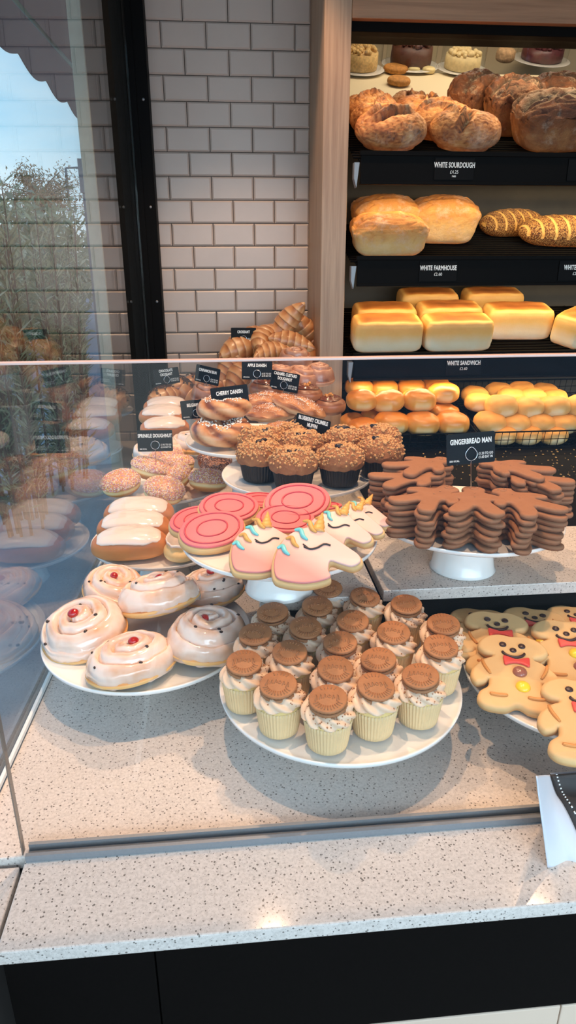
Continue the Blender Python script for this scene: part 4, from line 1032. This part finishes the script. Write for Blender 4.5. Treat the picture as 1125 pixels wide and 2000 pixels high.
BL = [bloomer('seeded_bloomer', 0), bloomer('seeded_bloomer', .4, .13)]
def bap(name, mat, seed):
    p = proto(name, 'roll')
    def fn(u, v):
        x, y, z = superdir(u, v, .8, .9); q = (z+1)/2; n_ = nn(x*2+seed, y*2, z*2); k = 1+.04*n_
        tear = .6*exp(-((x*.3+y+.9)/.25)**2)*(abs(x-.2*sin(seed)) < .5)*exp(-((q-.45)/.2)**2)
        return (x*.05*k, y*.046*k, q*.062*k, max(0, .15+.75*q-tear*.8+.1*n_))
    V, F, B = grid(44, 24, fn, True, False, True, True); mesh('crust', V, F, CRUST[mat], p, B); return p
BA = [bap('bread_roll', 'bap', 1), bap('bread_roll', 'bap', 4)]; BP = [bap('bread_roll', 'bap2', 2), bap('bread_roll', 'bap2', 7)]

def shelf_put(p, px, Yp, si, rot, s, lab, grp):
    """stand a loaf on the sloping rods of shelf si under the photo's column px"""
    c = at(*px, Y=Yp); tl = SHEL[si][1]; M = Matrix.Rotation(radians(tl), 4, 'X') @ Euler([radians(a) for a in rot]).to_matrix().to_4x4()
    return put(p, (c.x, Yp, deckz(si, Yp)+.001+0*c.z), M, s, lab, grp)
SG = 'sourdough loaves on the top shelf'
for p, px, Yp, rot, s, lab in [
    (SO[0], (760, 270), 2.385, (0, 0, 10), 1.16, 'round sourdough loaf at the front left corner, flour on its crust'),
    (SO[1], (904, 262), 2.385, (0, 0, -8), 1.14, 'round sourdough loaf at the front, left of the big dark tin loaf'),
    (SO[2], (860, 222), 2.50, (0, 0, 20), 1.12, 'round sourdough loaf behind the two front ones'),
    (SO[3], (742, 222), 2.51, (0, 0, 0), 1.02, 'dark edged sourdough loaf behind the front left one'),
    (SO[1], (824, 185), 2.62, (0, 0, 160), 1.0, 'sourdough loaf in the third row with a folded crust'),
    (SO[0], (722, 182), 2.64, (0, 0, 190), .98, 'sourdough loaf in the third row against the oak column'),
    (SO[2], (800, 160), 2.735, (0, 0, 90), .86, 'dark sourdough loaf rearmost under the cookies')]:
    shelf_put(p, px, Yp, 0, rot, s, lab, SG)
TG = 'dark crusted tin loaves on the top shelf'
shelf_put(DT[0], (1001, 190), 2.555, 0, (0, 0, 2), 1.0, 'dark tin loaf with a wide open split, in the middle of the shelf', TG)
shelf_put(DT[1], (925, 170), 2.66, 0, (0, 0, 35), .95, 'very dark tin loaf behind and left of the split one', TG)
shelf_put(DT[1], (1086, 165), 2.66, 0, (0, 0, -20), .95, 'dark tin loaf at the back right in shadow', TG)
shelf_put(DT[2], (1086, 250), 2.40, 0, (0, 0, 6), 1.0, 'big dark tin loaf with a flaky crust at the front right', TG)
FGp = 'pale farmhouse loaves on the middle shelf'
for p, px, Yp, rot, s, lab in [
    (FA[0], (757, 460), 2.375, (0, 0, 2), 1.10, 'floury farmhouse loaf at the front left corner of its shelf'),
    (FA[1], (752, 418), 2.525, (0, 0, 3), 1.0, 'farmhouse loaf behind the floury front one'),
    (FA[1], (864, 423), 2.52, (0, 0, -3), 1.0, 'tall farmhouse loaf right of the front row, its whole face showing'),
    (FA[0], (745, 390), 2.68, (0, 0, 0), .98, 'farmhouse loaf rearmost on the left, cut by the shelf above'),
    (FA[0], (860, 390), 2.68, (0, 0, 0), .98, 'farmhouse loaf rearmost on the right, cut by the shelf above')]:
    shelf_put(p, px, Yp, 1, rot, s, lab, FGp)
shelf_put(BL[1], (998, 425), 2.62, 1, (0, 0, 8), .95, 'seeded bloomer behind, its left end showing', 'seeded bloomers')
shelf_put(BL[0], (1098, 440), 2.49, 1, (0, 0, -4), 1.05, 'seeded bloomer in front with pale diagonal cuts', 'seeded bloomers')
LG = 'white sandwich loaves on the lowest shelf'
for p, px, Yp, rot, s, lab in [
    (SA[0], (752, 655), 2.375, (0, 0, 0), 1.03, 'sandwich loaf at the front left corner of the lowest shelf'),
    (SA[1], (887, 650), 2.375, (0, 0, 1), 1.04, 'sandwich loaf second from left in the front row'),
    (SA[0], (748, 610), 2.51, (0, 0, 0), .97, 'sandwich loaf behind the front left one'),
    (SA[1], (873, 605), 2.51, (0, 0, 0), 1.0, 'sandwich loaf behind the second one of the front row'),
    (SA[1], (1004, 632), 2.47, (0, 0, -2), 1.05, 'sandwich loaf right of centre, with an even golden top'),
    (SA[0], (832, 580), 2.66, (0, 0, 0), .97, 'sandwich loaf in the back row on the left'),
    (SA[1], (957, 582), 2.66, (0, 0, 0), .98, 'sandwich loaf in the back row on the right'),
    (SA[0], (1128, 650), 2.42, (0, 0, 38), 1.03, 'sandwich loaf turned end on at the right frame edge')]:
    shelf_put(p, px, Yp, 2, rot, s, lab, LG)

# wire baskets with rolls
def basket(x0, x1, y0, y1, z, H, lab, tilt=10):
    t = tag(empty('wire_basket', ((x0+x1)/2, y0, z)), lab, 'basket'); W = (x1-x0)/2; D = y1-y0
    t.rotation_euler = (radians(tilt), 0, 0)
    mb = MB()
    for zz, r in ((H, .0028), (0, .002)): mb.add(*tube([(-W, 0, zz), (W, 0, zz), (W, D, zz), (-W, D, zz)], r, 6, True))
    mb.out('rim', BLACK, t); mb = MB()
    n = int(2*W/.024)
    for i in range(n+1):
        x = -W+2*W*i/n; mb.add(*tube([(x, 0, H), (x, 0, 0), (x, D, 0), (x, D, H)], .0011, 5))
    n = int(D/.024)
    for i in range(1, n):
        y = D*i/n; mb.add(*tube([(-W, y, H), (-W, y, 0), (W, y, 0), (W, y, H)], .0011, 5))
    mb.add(*tube([(-W, 0, H/2), (W, 0, H/2), (W, D, H/2), (-W, D, H/2)], .0011, 5, True))
    mb.out('wires', BLACK, t); return t
basket(.425, .818, 2.12, 2.60, 1.004, .058, 'black wire basket under the golden rolls, by the oak column')
basket(.832, 1.42, 2.12, 2.60, 1.004, .058, 'black wire basket under the pale floury rolls at the right')
RGl = 'golden bread rolls in the left basket'; RGr = 'pale bread rolls in the right basket'
def roll(p, zx, zy, Yp, s, lab, g, k):
    c = at(660+zx/2.42, 700+zy/2.42, Y=Yp); put(p[k % 2], (c.x, Yp, c.z-.031*s), (random.uniform(4, 14), random.uniform(-6, 6), random.uniform(-25, 25)), s, lab, g)
for k, (zx, zy, Yp, s, lab) in enumerate([
    (110, 195, 2.24, 1.05, 'front left of the upper layer, by the oak column'), (242, 200, 2.24, 1.12, 'second from left in the upper front row'),
    (380, 195, 2.24, 1.15, 'third from left in the upper front row'), (497, 160, 2.30, 1.08, 'at the right end of the upper layer, its torn pale side showing'),
    (95, 135, 2.36, 1.0, 'at the back left of the upper layer'), (215, 140, 2.37, 1.0, 'upper back row, second from left'), (345, 135, 2.38, 1.0, 'upper back row, in the middle'), (462, 128, 2.40, 1.0, 'upper back row, at the right'),
    (120, 325, 2.19, 1.0, 'lower layer, turned on its side at the left'), (250, 303, 2.19, 1.18, 'lower layer, second from left'),
    (392, 303, 2.19, 1.18, 'lower layer, third from left'), (535, 303, 2.20, 1.15, 'lower layer, at the right wire wall'), (490, 255, 2.28, 1.1, 'lower layer, between the upper row and the right wire wall'),
    (175, 275, 2.27, 1.0, 'lower layer, deep in the gap at the left'), (70, 300, 2.26, .95, 'lower layer, furthest left behind the turned one')]):
    roll(BA, zx, zy, Yp, s, 'golden bread roll '+lab, RGl, k)
for k, (zx, zy, Yp, s, lab) in enumerate([
    (770, 222, 2.24, 1.12, 'front row of the upper layer, left'), (900, 228, 2.24, 1.05, 'front row of the upper layer, second'), (1025, 228, 2.24, 1.08, 'front row of the upper layer, third'), (1145, 222, 2.24, 1.08, 'front row of the upper layer, at the frame edge'),
    (662, 205, 2.30, 1.0, 'upper layer, leftmost and nearest the golden rolls'), (642, 172, 2.38, .98, 'upper layer, behind the leftmost one'), (812, 182, 2.34, 1.0, 'middle row of the upper layer, left'), (915, 182, 2.34, 1.0, 'middle row of the upper layer, centre'), (1020, 190, 2.34, 1.0, 'middle row of the upper layer, right'),
    (757, 155, 2.44, 1.0, 'rear row of the upper layer, left'), (865, 150, 2.44, 1.0, 'rear row of the upper layer, centre'), (972, 158, 2.44, 1.0, 'rear row of the upper layer, right'),
    (712, 300, 2.20, 1.10, 'lower layer, left'), (835, 305, 2.20, 1.0, 'lower layer, second from left'), (950, 305, 2.20, 1.0, 'lower layer, third from left'), (1062, 305, 2.20, 1.0, 'lower layer, fourth from left'), (1160, 305, 2.20, 1.0, 'lower layer, cut by the frame edge'),
    (780, 362, 2.165, .95, 'behind the front wires, left of centre'), (900, 362, 2.165, .95, 'behind the front wires, centre'), (1020, 362, 2.165, .95, 'behind the front wires, right')]):
    roll(BP, zx, zy, Yp, s, 'pale bread roll '+lab, RGr, k)

# ================================================================== CAKES SEEN IN A TILTED MIRROR, BUILT AS SOLID STAND-INS
bk = tag(empty('mirror_view_shelf', (1.0, 3.0, 2.1)), 'made-up sloping shelf of cakes standing in for a tilted mirror', 'shelf')
TB = radians(26); MS = Matrix.Translation((0, 2.86, 2.045)) @ Matrix.Rotation(TB, 4, 'X')
def onb(x, d, h=0): return MS @ Vector((x, d, h))
mb = MB(); mb.box((.42, 0, -.02), (2.0, .75, 0), MS); rel(mb.out('board', plain('cream_board', S(226, 210, 176), .5), None, False), bk)
mb = MB(); mb.box((.44, .55, -.5), (.48, .6, -.021), MS); mb.box((1.94, .55, -.5), (1.98, .6, -.021), MS); rel(mb.out('bracket', BLACKM, None, False), bk)
def dome_cake(x, d, R, h, fill, lab, seed):
    c = onb(x, d, .001); t = tag(empty('domed_cake', c), lab, 'cake'); t.rotation_euler = (TB, 0, 0)
    V, F, B = lathe([(.0001, 0), (R*.7, 0), (R*1.12, .010), (R*1.16, .013), (R*1.12, .013), (.0001, .008)], 60, False); mesh('plate', V, F, CERAMIC, t, B)
    pr = [(R, .014), (R, h*.62), (R*.94, h*.84), (R*.7, h*.97), (R*.12, h), (R*.06, h*1.03), (R*.14, h*1.14), (R*.1, h*1.2), (.0001, h*1.2)]
    V, F, B = lathe(pr, 60, False); mesh('glass_dome', V, F, GLASS, t, B)
    rnd = random.Random(seed); mb = MB(); V, F, B = lathe([(.0001, .013), (R*.8, .014), (R*.82, .03), (R*.8, h*.45), (.0001, h*.48)], 40, False); mesh('cake', V, F, fill, t, B)
    for k in range(60):
        a = rnd.uniform(0, 6.28); r = R*.72*sqrt(rnd.random()); mb.add(*ball(rnd.uniform(.006, .014), 7, 5), M=Matrix.Translation((r*cos(a), r*sin(a), h*.5)))
    mb.out('topping', fill, t, kind='stuff')
CRM = plain('crumble_cake', S(214, 176, 116), .8, .3, 120, .5, 150); CHK = plain('chocolate_cake', S(84, 42, 34), .5, .3, 90, .4, 100); BER = plain('berry_cake', S(96, 44, 52), .4, .35, 60, .3, 90); VAN = plain('vanilla_cake', S(224, 200, 150), .7, .15, 60)
def bx(px, py, d0=0):
    """where the photo's sight line meets the sloping rear shelf"""
    d = at(px, py, Y=1.0)-EYE; n_ = MS.to_3x3() @ Vector((0, 0, 1)); t = (MS.translation-EYE).dot(n_)/d.dot(n_); q = MS.inverted() @ (EYE+d*t); return q.x, q.y
DC = []
for (px, py), R, h, f, lab, sd in [((700, 140), .10, .17, CRM, 'reflected crumble cake under a glass dome beside the oak column', 1), ((800, 132), .115, .19, CHK, 'reflected chocolate cake under a glass dome behind the cookies', 2), ((900, 140), .10, .15, VAN, 'reflected vanilla cake under a glass dome behind the dark loaves', 3), ((1055, 122), .12, .14, BER, 'reflected berry cake under a low glass dome at the back right', 4)]:
    x, d = bx(px, py); dome_cake(x, max(.10, d), R, h, f, lab, sd)
def cookie_disc(name, mat, R, th, px, py, lab, cat, tilt=0):
    x, d = bx(px, py); d = max(d, .03); V, F, B = grid(36, 14, lambda u, v: (lambda q: (q[0]*R*(1+.03*nn(q[0]*3, q[1]*3, 1)), q[1]*R, (q[2]+1)/2*th, .5))(superdir(u, v, .6, 1)), True, False, True, True)
    o = mesh(name, V, F, mat, None, B); o.location = onb(x, d, .001); o.rotation_euler = (TB, 0, 0); tag(o, lab, cat); return o
OAT = plain('oat_cookie', S(186, 128, 62), .8, .35, 90, .8, 120, .003)
cookie_disc('oat_cookie', OAT, .055, .03, 772, 142, 'reflected round oat cookie in front of the chocolate cake dome', 'cookie')
cookie_disc('oat_cookie', OAT, .05, .03, 778, 166, 'reflected oat cookie peeping out below the other cookie, above the loaves', 'cookie')
cookie_disc('iced_cookie', plain('cream_icing', S(236, 216, 160), .4), .032, .025, 806, 141, 'reflected small cream iced cookie right beside the oat cookie', 'cookie')
cookie_disc('iced_cookie', MATS['cream_icing'], .030, .025, 836, 143, 'reflected small cream iced cookie under the vanilla cake side', 'cookie')
cookie_disc('scone', plain('sugared_scone', S(206, 170, 130), .8, .35, 60, .8, 70, .004), .045, .06, 984, 122, 'reflected rough sugared scone between the dark loaves and berry cake', 'scone')

# ================================================================== PAPER BAG
pb = tag(empty('paper_bag', (.42, .6, .92)), 'white paper bag with dark printed front and white dashes on the ledge', 'paper bag')
def sheet(name, P, nu, nv, mat, th=.0008):
    """bilinear patch of corners P00,P10,P11,P01 with a soft crumple"""
    a, b, c, d = [Vector(p) for p in P]; V = []; F = []
    n_ = (b-a).cross(d-a).normalized()
    for j in range(nv):
        for i in range(nu):
            u, v = i/(nu-1), j/(nv-1); q = a*(1-u)*(1-v)+b*u*(1-v)+c*u*v+d*(1-u)*v
            V.append(q+n_*(.002*nn(u*2, v*2, a.x*9)*sin(pi*u)*sin(pi*v)*2))
    for j in range(nv-1):
        for i in range(nu-1): k = j*nu+i; F.append((k, k+1, k+nu+1, k+nu))
    o = mesh(name, V, F, mat); s = o.modifiers.new('th', 'SOLIDIFY'); s.thickness = th; return rel(o, pb)
A0 = at(1069, 1694, Z=.9212); A1 = Vector(A0)+Vector((-.034, .012, .138)); A1 = at(1046, 1515, Y=A0.y+.012)
B0 = at(1128, 1722, Z=.9212); 
T1 = at(1073, 1513, Y=.665); M1 = at(1082, 1555, Y=.645)
E1 = at(1140, 1655, Y=.60)
PR = [T1, at(1084, 1548, Y=.65), at(1104, 1580, Y=.632), E1, at(1175, 1722, Y=.575)]     # crease where the white side meets the dark front
PL = [A1, A1.lerp(A0, .25), A1.lerp(A0, .5), A1.lerp(A0, .8), A0]
def strip_sheet(name, L, Rr, mat, fold=0, n=14):
    Ls, Rs = spline(L, 5, False), spline(Rr, 5, False); V = []; F = []; k = len(Ls)
    for j in range(k):
        for i in range(n):
            u = i/(n-1); p = Ls[j].lerp(Rs[j], u); f = max(0, 1-abs(u-.42)/.42); p = p+Vector((.5, 1, 0))*fold*f*(j/(k-1))+Vector((0, .0015*nn(u*3, j*.4, 2), 0)); V.append(p)
    for j in range(k-1):
        for i in range(n-1): q = j*n+i; F.append((q, q+1, q+n+1, q+n))
    o = mesh(name, V, F, mat); m_ = o.modifiers.new('th', 'SOLIDIFY'); m_.thickness = .0008; return rel(o, pb)
PL[-1] = A0; strip_sheet('white_gusset', PL, PR, PAPER, .012)
strip_sheet('dark_printed_panel', PR, [p+Vector((.17, .01*i, -.002*i)) for i, p in enumerate(PR)], PAPERD, 0)
mb = MB(); nd = 16; CP = spline(PR[:4], 12, False)
def cp(t): i = min(int(t*(len(CP)-1)), len(CP)-2); return CP[i].lerp(CP[i+1], t*(len(CP)-1)-i)+Vector((.009, -.0005, .0012))
for k in range(nd):
    c0 = cp((k+.2)/nd); c1 = cp((k+.62)/nd); mb.add(*tube([c0, c1], .0011, 6))
rel(mb.out('dashed_line', CHALK), pb)
# back of the bag so it is closed from the side
sheet('back_panel', (A0+Vector((.09, .10, 0)), A0+Vector((.26, .10, 0)), T1+Vector((.17, .006, -.003)), T1+Vector((.004, .005, -.003))), 8, 8, PAPER)

# ================================================================== OUTSIDE
structure(boxo('pavement', (-30, -3, -.1), (-.37, 60, -.05), plain('paving', S(142, 150, 160), .8, .2, 2), bv=0))
structure(boxo('reflection_ground', (-.36, -14, -.1), (14, -1.63, -.02), bpy.data.materials['paving'], bv=0))  # unseen paving added so the glass screen reflects no bright sky
pier = tag(empty('outside_wall_panel', (-.4, 2.3, 0)), 'dark brown outer wall panel with a pale edge strip, seen through the shop window', 'wall panel')
rel(boxo('panel', (-.390, 2.312, .0), (-.362, 3.2, 3.3), plain('brown_render', S(52, 38, 34), .8, .15, 8), bv=0), pier)
rel(boxo('edge_strip', (-.398, 2.296, .0), (-.360, 2.311, 3.3), plain('pale_edge', S(186, 186, 170), .6, .12, 40), bv=.002), pier)
aw = tag(empty('shop_awning', (-.7, 3, 2.9)), 'dark plum shop awning with a scalloped edge outside the window', 'awning')
AWM = plain('plum_canvas', S(74, 52, 60), .9, .1, 10)
mb = MB(); mb.add([(-.42, -1, 3.3), (-1.02, -1, 2.86), (-1.02, 9, 2.86), (-.42, 9, 3.3), (-.42, -1, 3.31), (-1.02, -1, 2.87), (-1.02, 9, 2.87), (-.42, 9, 3.31)], [(0, 1, 2, 3), (7, 6, 5, 4), (0, 4, 5, 1), (1, 5, 6, 2), (2, 6, 7, 3), (3, 7, 4, 0)]); rel(mb.out('canopy', AWM, None, False), aw)
V = []; F = []; n_ = 400
for i in range(n_+1):
    y = -1+10*i/n_; zb = 2.595-.05*abs(sin(pi*y/.62)); 
    V += [(-1.02, y, 2.865), (-1.02, y, zb), (-1.026, y, 2.865), (-1.026, y, zb)]
    if i: a = (i-1)*4; b = i*4; F += [(a, a+1, b+1, b), (a+2, b+2, b+3, a+3), (a+1, a+3, b+3, b+1)]
rel(mesh('scalloped_valance', V, F, AWM, None, None, False), aw)
mb = MB(); mb.add(*tube([at(20, -10, X=-.52), at(168, 160, X=-.52)], .006, 8)); tag(mb.out('awning_cable', plain('teal_metal', S(110, 150, 140), .4, metal=.4)), 'thin teal cable running under the awning outside', 'cable')
# lamp post, pole, stone pillar
g0 = at(140, 440, X=-6); tp = at(122, 325, X=-6)
lp = tag(empty('street_lamp', (g0.x, g0.y, -.05)), 'thin grey street lamp standing beyond the tree', 'street lamp')
mb = MB(); mb.add(*tube([(-6, g0.y, -.05), (-6, g0.y, tp.z)], .05, 8)); rel(mb.out('pole', plain('grey_pole', S(110, 116, 122), .5)), lp)
mb = MB(); mb.add(*tube([(-6, g0.y, tp.z), (-5.55, g0.y, tp.z+.02)], .035, 8)); mb.box((-5.6, g0.y-.06, tp.z-.03), (-5.25, g0.y+.06, tp.z+.05)); rel(mb.out('lamp_head', MATS['grey_pole'], None, False), lp)
pc = at(178, 340, Y=9.5); 
sp = tag(empty('stone_pillar', (pc.x, 9.5, -.05)), 'grey stone gate pillar outside, beside the pale window strip', 'pillar')
mb = MB(); mb.box((pc.x-.11, 9.4, -.05), (pc.x+.2, 9.7, at(178, 380, Y=9.5).z)); rel(mb.out('shaft', plain('grey_render', S(112, 116, 126), .8, .1, 5), None, False), sp)
mb = MB(); mb.box((pc.x-.13, 9.38, at(178, 378, Y=9.5).z), (pc.x+.22, 9.72, at(178, 312, Y=9.5).z)); rel(mb.out('cap', MATS['grey_render'], None, False), sp)
mb = MB(); x_ = at(176, 300, Y=9.8).x; mb.add(*tube([(x_, 9.8, -.05), (x_, 9.8, 6)], .025, 8)); tag(mb.out('flag_pole', MATS['grey_pole']), 'thin tall pole outside behind the stone pillar', 'pole')
# tree
LEAF = sprinkles('autumn_leaves', [(0, S(150, 106, 58)), (.3, S(172, 128, 74)), (.6, S(120, 92, 48)), (.8, S(96, 98, 52))])
BARK = plain('bark', S(92, 70, 54), .9, .3, 20)
tc = at(72, 365, X=-6); tr = tag(empty('autumn_tree', (tc.x, tc.y, -.05)), 'loose autumn tree with tan leaves against the sky', 'tree')
rnd = random.Random(4); mb = MB(); tips = []
mb.add(*tube([(tc.x, tc.y, -.05), (tc.x+.1, tc.y, tc.z*.5), (tc.x, tc.y, tc.z-.3)], [.12, .09, .05], 8))
for k in range(46):
    a = rnd.uniform(0, 6.28); e = rnd.uniform(-.1, 1.3); L_ = rnd.uniform(.7, 1.75); s0 = Vector((tc.x, tc.y, tc.z-.9+rnd.uniform(0, .7)))
    e1 = s0+Vector((cos(a)*cos(e), sin(a)*cos(e), sin(e)*.75))*L_; mid = s0.lerp(e1, .5)+Vector((rnd.uniform(-.1, .1), 0, rnd.uniform(0, .15)))
    mb.add(*tube([s0, mid, e1], [.03, .018, .006], 5)); tips += [s0.lerp(e1, q) for q in (.5, .7, .85, 1, 1.02)]
rel(mb.out('branches', BARK), tr)
def leafcloud(name, centers, n, spread, size, mat, parent, seed, long=1.6):
    r = random.Random(seed); V = []; F = []
    for i in range(n):
        c = Vector(r.choice(centers))+Vector((r.gauss(0, spread), r.gauss(0, spread), r.gauss(0, spread))); d = Vector((r.uniform(-1, 1), r.uniform(-1, 1), r.uniform(-1, 1))).normalized(); e = d.orthogonal().normalized(); s = size*r.uniform(.6, 1.3)
        k = len(V); V += [c-d*s*long, c+e*s*.5, c+d*s*long, c-e*s*.5]; F.append((k, k+1, k+2, k+3))
    o = mesh(name, V, F, mat, None, None, False, 'stuff'); return rel(o, parent)
leafcloud('leaves', tips, 5200, .14, .035, LEAF, tr, 3)
# oleander by the window
OLE = sprinkles('oleander_leaf', [(0, S(112, 122, 82)), (.4, S(150, 152, 112)), (.7, S(88, 98, 62)), (.9, S(176, 172, 140))])
for n_i, (px, X, hh, lab, sd) in enumerate([((40, 470), -1.3, 1.0, 'tall oleander bush with narrow pale leaves just outside the window', 1), ((112, 500), -1.75, .7, 'smaller oleander bush outside nearer the wall panel', 2)]):
    c = at(*px, X=X); ol = tag(empty('oleander_bush', (c.x, c.y, -.05)), lab, 'bush'); r = random.Random(sd); st_ = MB(); V = []; F = []
    topz = c.z+.28*hh
    for k in range(60):
        a = r.uniform(0, 6.28); sp_ = r.uniform(.1, .62)*(1.3 if n_i == 0 else .8); h = topz*r.uniform(.62, 1.0); b0 = Vector((c.x+cos(a)*sp_*.3, c.y+sin(a)*sp_*1.2, -.05)); b1 = Vector((c.x+cos(a)*sp_*.45, c.y+sin(a)*sp_*1.5, h))
        st_.add(*tube([b0, b0.lerp(b1, .5)+Vector((0, 0, .1)), b1], [.01, .007, .003], 5))
        for j in range(64):
            q = r.uniform(.08, 1.02); p0 = b0.lerp(b1, q); al = r.uniform(0, 6.28); d = Vector((cos(al)*.8, sin(al)*.8, r.uniform(.2, 1.1))).normalized()*r.uniform(.08, .15); e = d.orthogonal().normalized()*.007
            k0 = len(V); V += [p0, p0+d*.5+e, p0+d, p0+d*.5-e]; F.append((k0, k0+1, k0+2, k0+3))
    rel(st_.out('stems', BARK), ol); o = mesh('leaves', V, F, OLE, None, None, False, 'stuff'); rel(o, ol)
hd = tag(empty('garden_hedge', (-6, 20, 0)), 'low dark hedge far outside below the tree', 'hedge')
cs = [(-3.2-(i%5)*.3, 8.5+i*.16, .1+(i*.37)%1*(1.0+.075*(8.5+i*.16))) for i in range(60)]+[(-9+i*.35, 22+math.sin(i)*1.0, .3+random.random()*1.2) for i in range(36)]+[(-4.2+i*.2, 24, .5+random.random()*1.3) for i in range(12)]
leafcloud('foliage', cs, 15000, .26, .07, OLE, hd, 8)

# ================================================================== LIGHT
W = bpy.data.worlds.new('world'); SC.world = W; W.use_nodes = True; nt = W.node_tree; bg = nt.nodes['Background']
tc_ = nt.nodes.new('ShaderNodeTexCoord'); sp2 = nt.nodes.new('ShaderNodeSeparateXYZ'); nt.links.new(tc_.outputs['Generated'], sp2.inputs[0])
sky = ramp(nt, sp2.outputs[2], [(.0, S(196, 214, 224)), (.12, S(160, 206, 232)), (.5, S(96, 156, 206))])
mp = N(nt, 'ShaderNodeMapping'); mp.inputs['Scale'].default_value = (1.2, 1.2, 4); nt.links.new(tc_.outputs['Generated'], mp.inputs[0])
cl_ = ramp(nt, nz(nt, 2.2, 6, .6, mp.outputs[0], .3), [(.42, (0, 0, 0, 1)), (.7, (1, 1, 1, 1))])
mx = N(nt, 'ShaderNodeMix'); mx.data_type = 'RGBA'; nt.links.new(math_(nt, 'MULTIPLY', cl_, .6), mx.inputs[0]); nt.links.new(sky, mx.inputs[6]); mx.inputs[7].default_value = S(222, 236, 242)
nt.links.new(mx.outputs[2], bg.inputs[0]); bg.inputs[1].default_value = 1.85

def spot(name, loc, target, power, col, size=65, blend=.4, rad=.025):
    l = bpy.data.lights.new(name, 'SPOT'); l.energy = power; l.color = col; l.spot_size = radians(size); l.spot_blend = blend; l.shadow_soft_size = rad
    o = bpy.data.objects.new(name, l); COL.objects.link(o); o.location = loc; o.rotation_euler = (Vector(target)-Vector(loc)).to_track_quat('-Z', 'Y').to_euler(); return o
def area(name, loc, target, sx, sy, power, col):
    l = bpy.data.lights.new(name, 'AREA'); l.shape = 'RECTANGLE'; l.size = sx; l.size_y = sy; l.energy = power; l.color = col
    o = bpy.data.objects.new(name, l); COL.objects.link(o); o.location = loc; o.rotation_euler = (Vector(target)-Vector(loc)).to_track_quat('-Z', 'Y').to_euler(); return o
WARM = (1, .64, .39)
LPOS = [((-.12, .95, 2.97), (-.05, 1.0, .92), 70, 78), ((.62, 1.05, 2.97), (.5, 1.0, .92), 70, 78), ((.12, 2.0, 2.97), (.1, 1.9, 1.0), 78, 74), ((1.25, 2.0, 2.97), (1.0, 1.7, 1.0), 40, 70)]
LM = plain('lamp_housing', S(30, 30, 30), .4)
for i, (p, t, e, sz) in enumerate(LPOS):
    spot('ceiling_spot', (p[0], p[1], p[2]-.05), t, e, WARM, sz, .35)
    o = tag(empty('ceiling_lamp', p), ['black ceiling spotlight above the cherry buns', 'black ceiling spotlight above the bear biscuits', 'black ceiling spotlight above the danish stands', 'black ceiling spotlight above the bread cabinet'][i], 'spotlight')
    V, F, B = lathe([(.05, .03), (.05, -.04), (.045, -.04), (.045, .0), (.0001, .0)], 32, False); mesh('housing', V, F, LM, o, B)
# warm strip lamps under the fascia and under each bread shelf
YEL = (1, .72, .36)
area('header_strip', (1.2, 2.40, 2.222), (1.2, 2.55, 1.8), 1.5, .03, 8, YEL)
area('shelf_strip', (1.2, 2.33, 1.80), (1.2, 2.50, 1.4), 1.5, .02, 3.4, YEL)
area('shelf_strip', (1.2, 2.33, 1.50), (1.2, 2.50, 1.1), 1.5, .02, 3.2, YEL)
area('shelf_strip', (1.2, 2.27, 1.205), (1.2, 2.33, .9), 1.5, .02, 3.2, YEL)
dl = area('daylight_fill', (1.3, -1.5, 1.76), (.9, .5, .55), 4.0, .9, 38, (.66, .85, 1)); dl.data.spread = radians(105)  # added area light, cool ambient fill on top of the sky's daylight
area('rear_lamp', (1.2, 3.2, 2.9), (1.2, 3.1, 2.2), 1.2, .2, 9, (1, .84, .62))

SC.view_settings.view_transform = 'Standard'; SC.view_settings.look = 'None'; SC.view_settings.gamma = 1; SC.view_settings.use_curve_mapping = False
SC.view_settings.exposure = .0
SC.cycles.use_denoising = True
SC.cycles.max_bounces = 10; SC.cycles.transparent_max_bounces = 16; SC.cycles.sample_clamp_indirect = 6
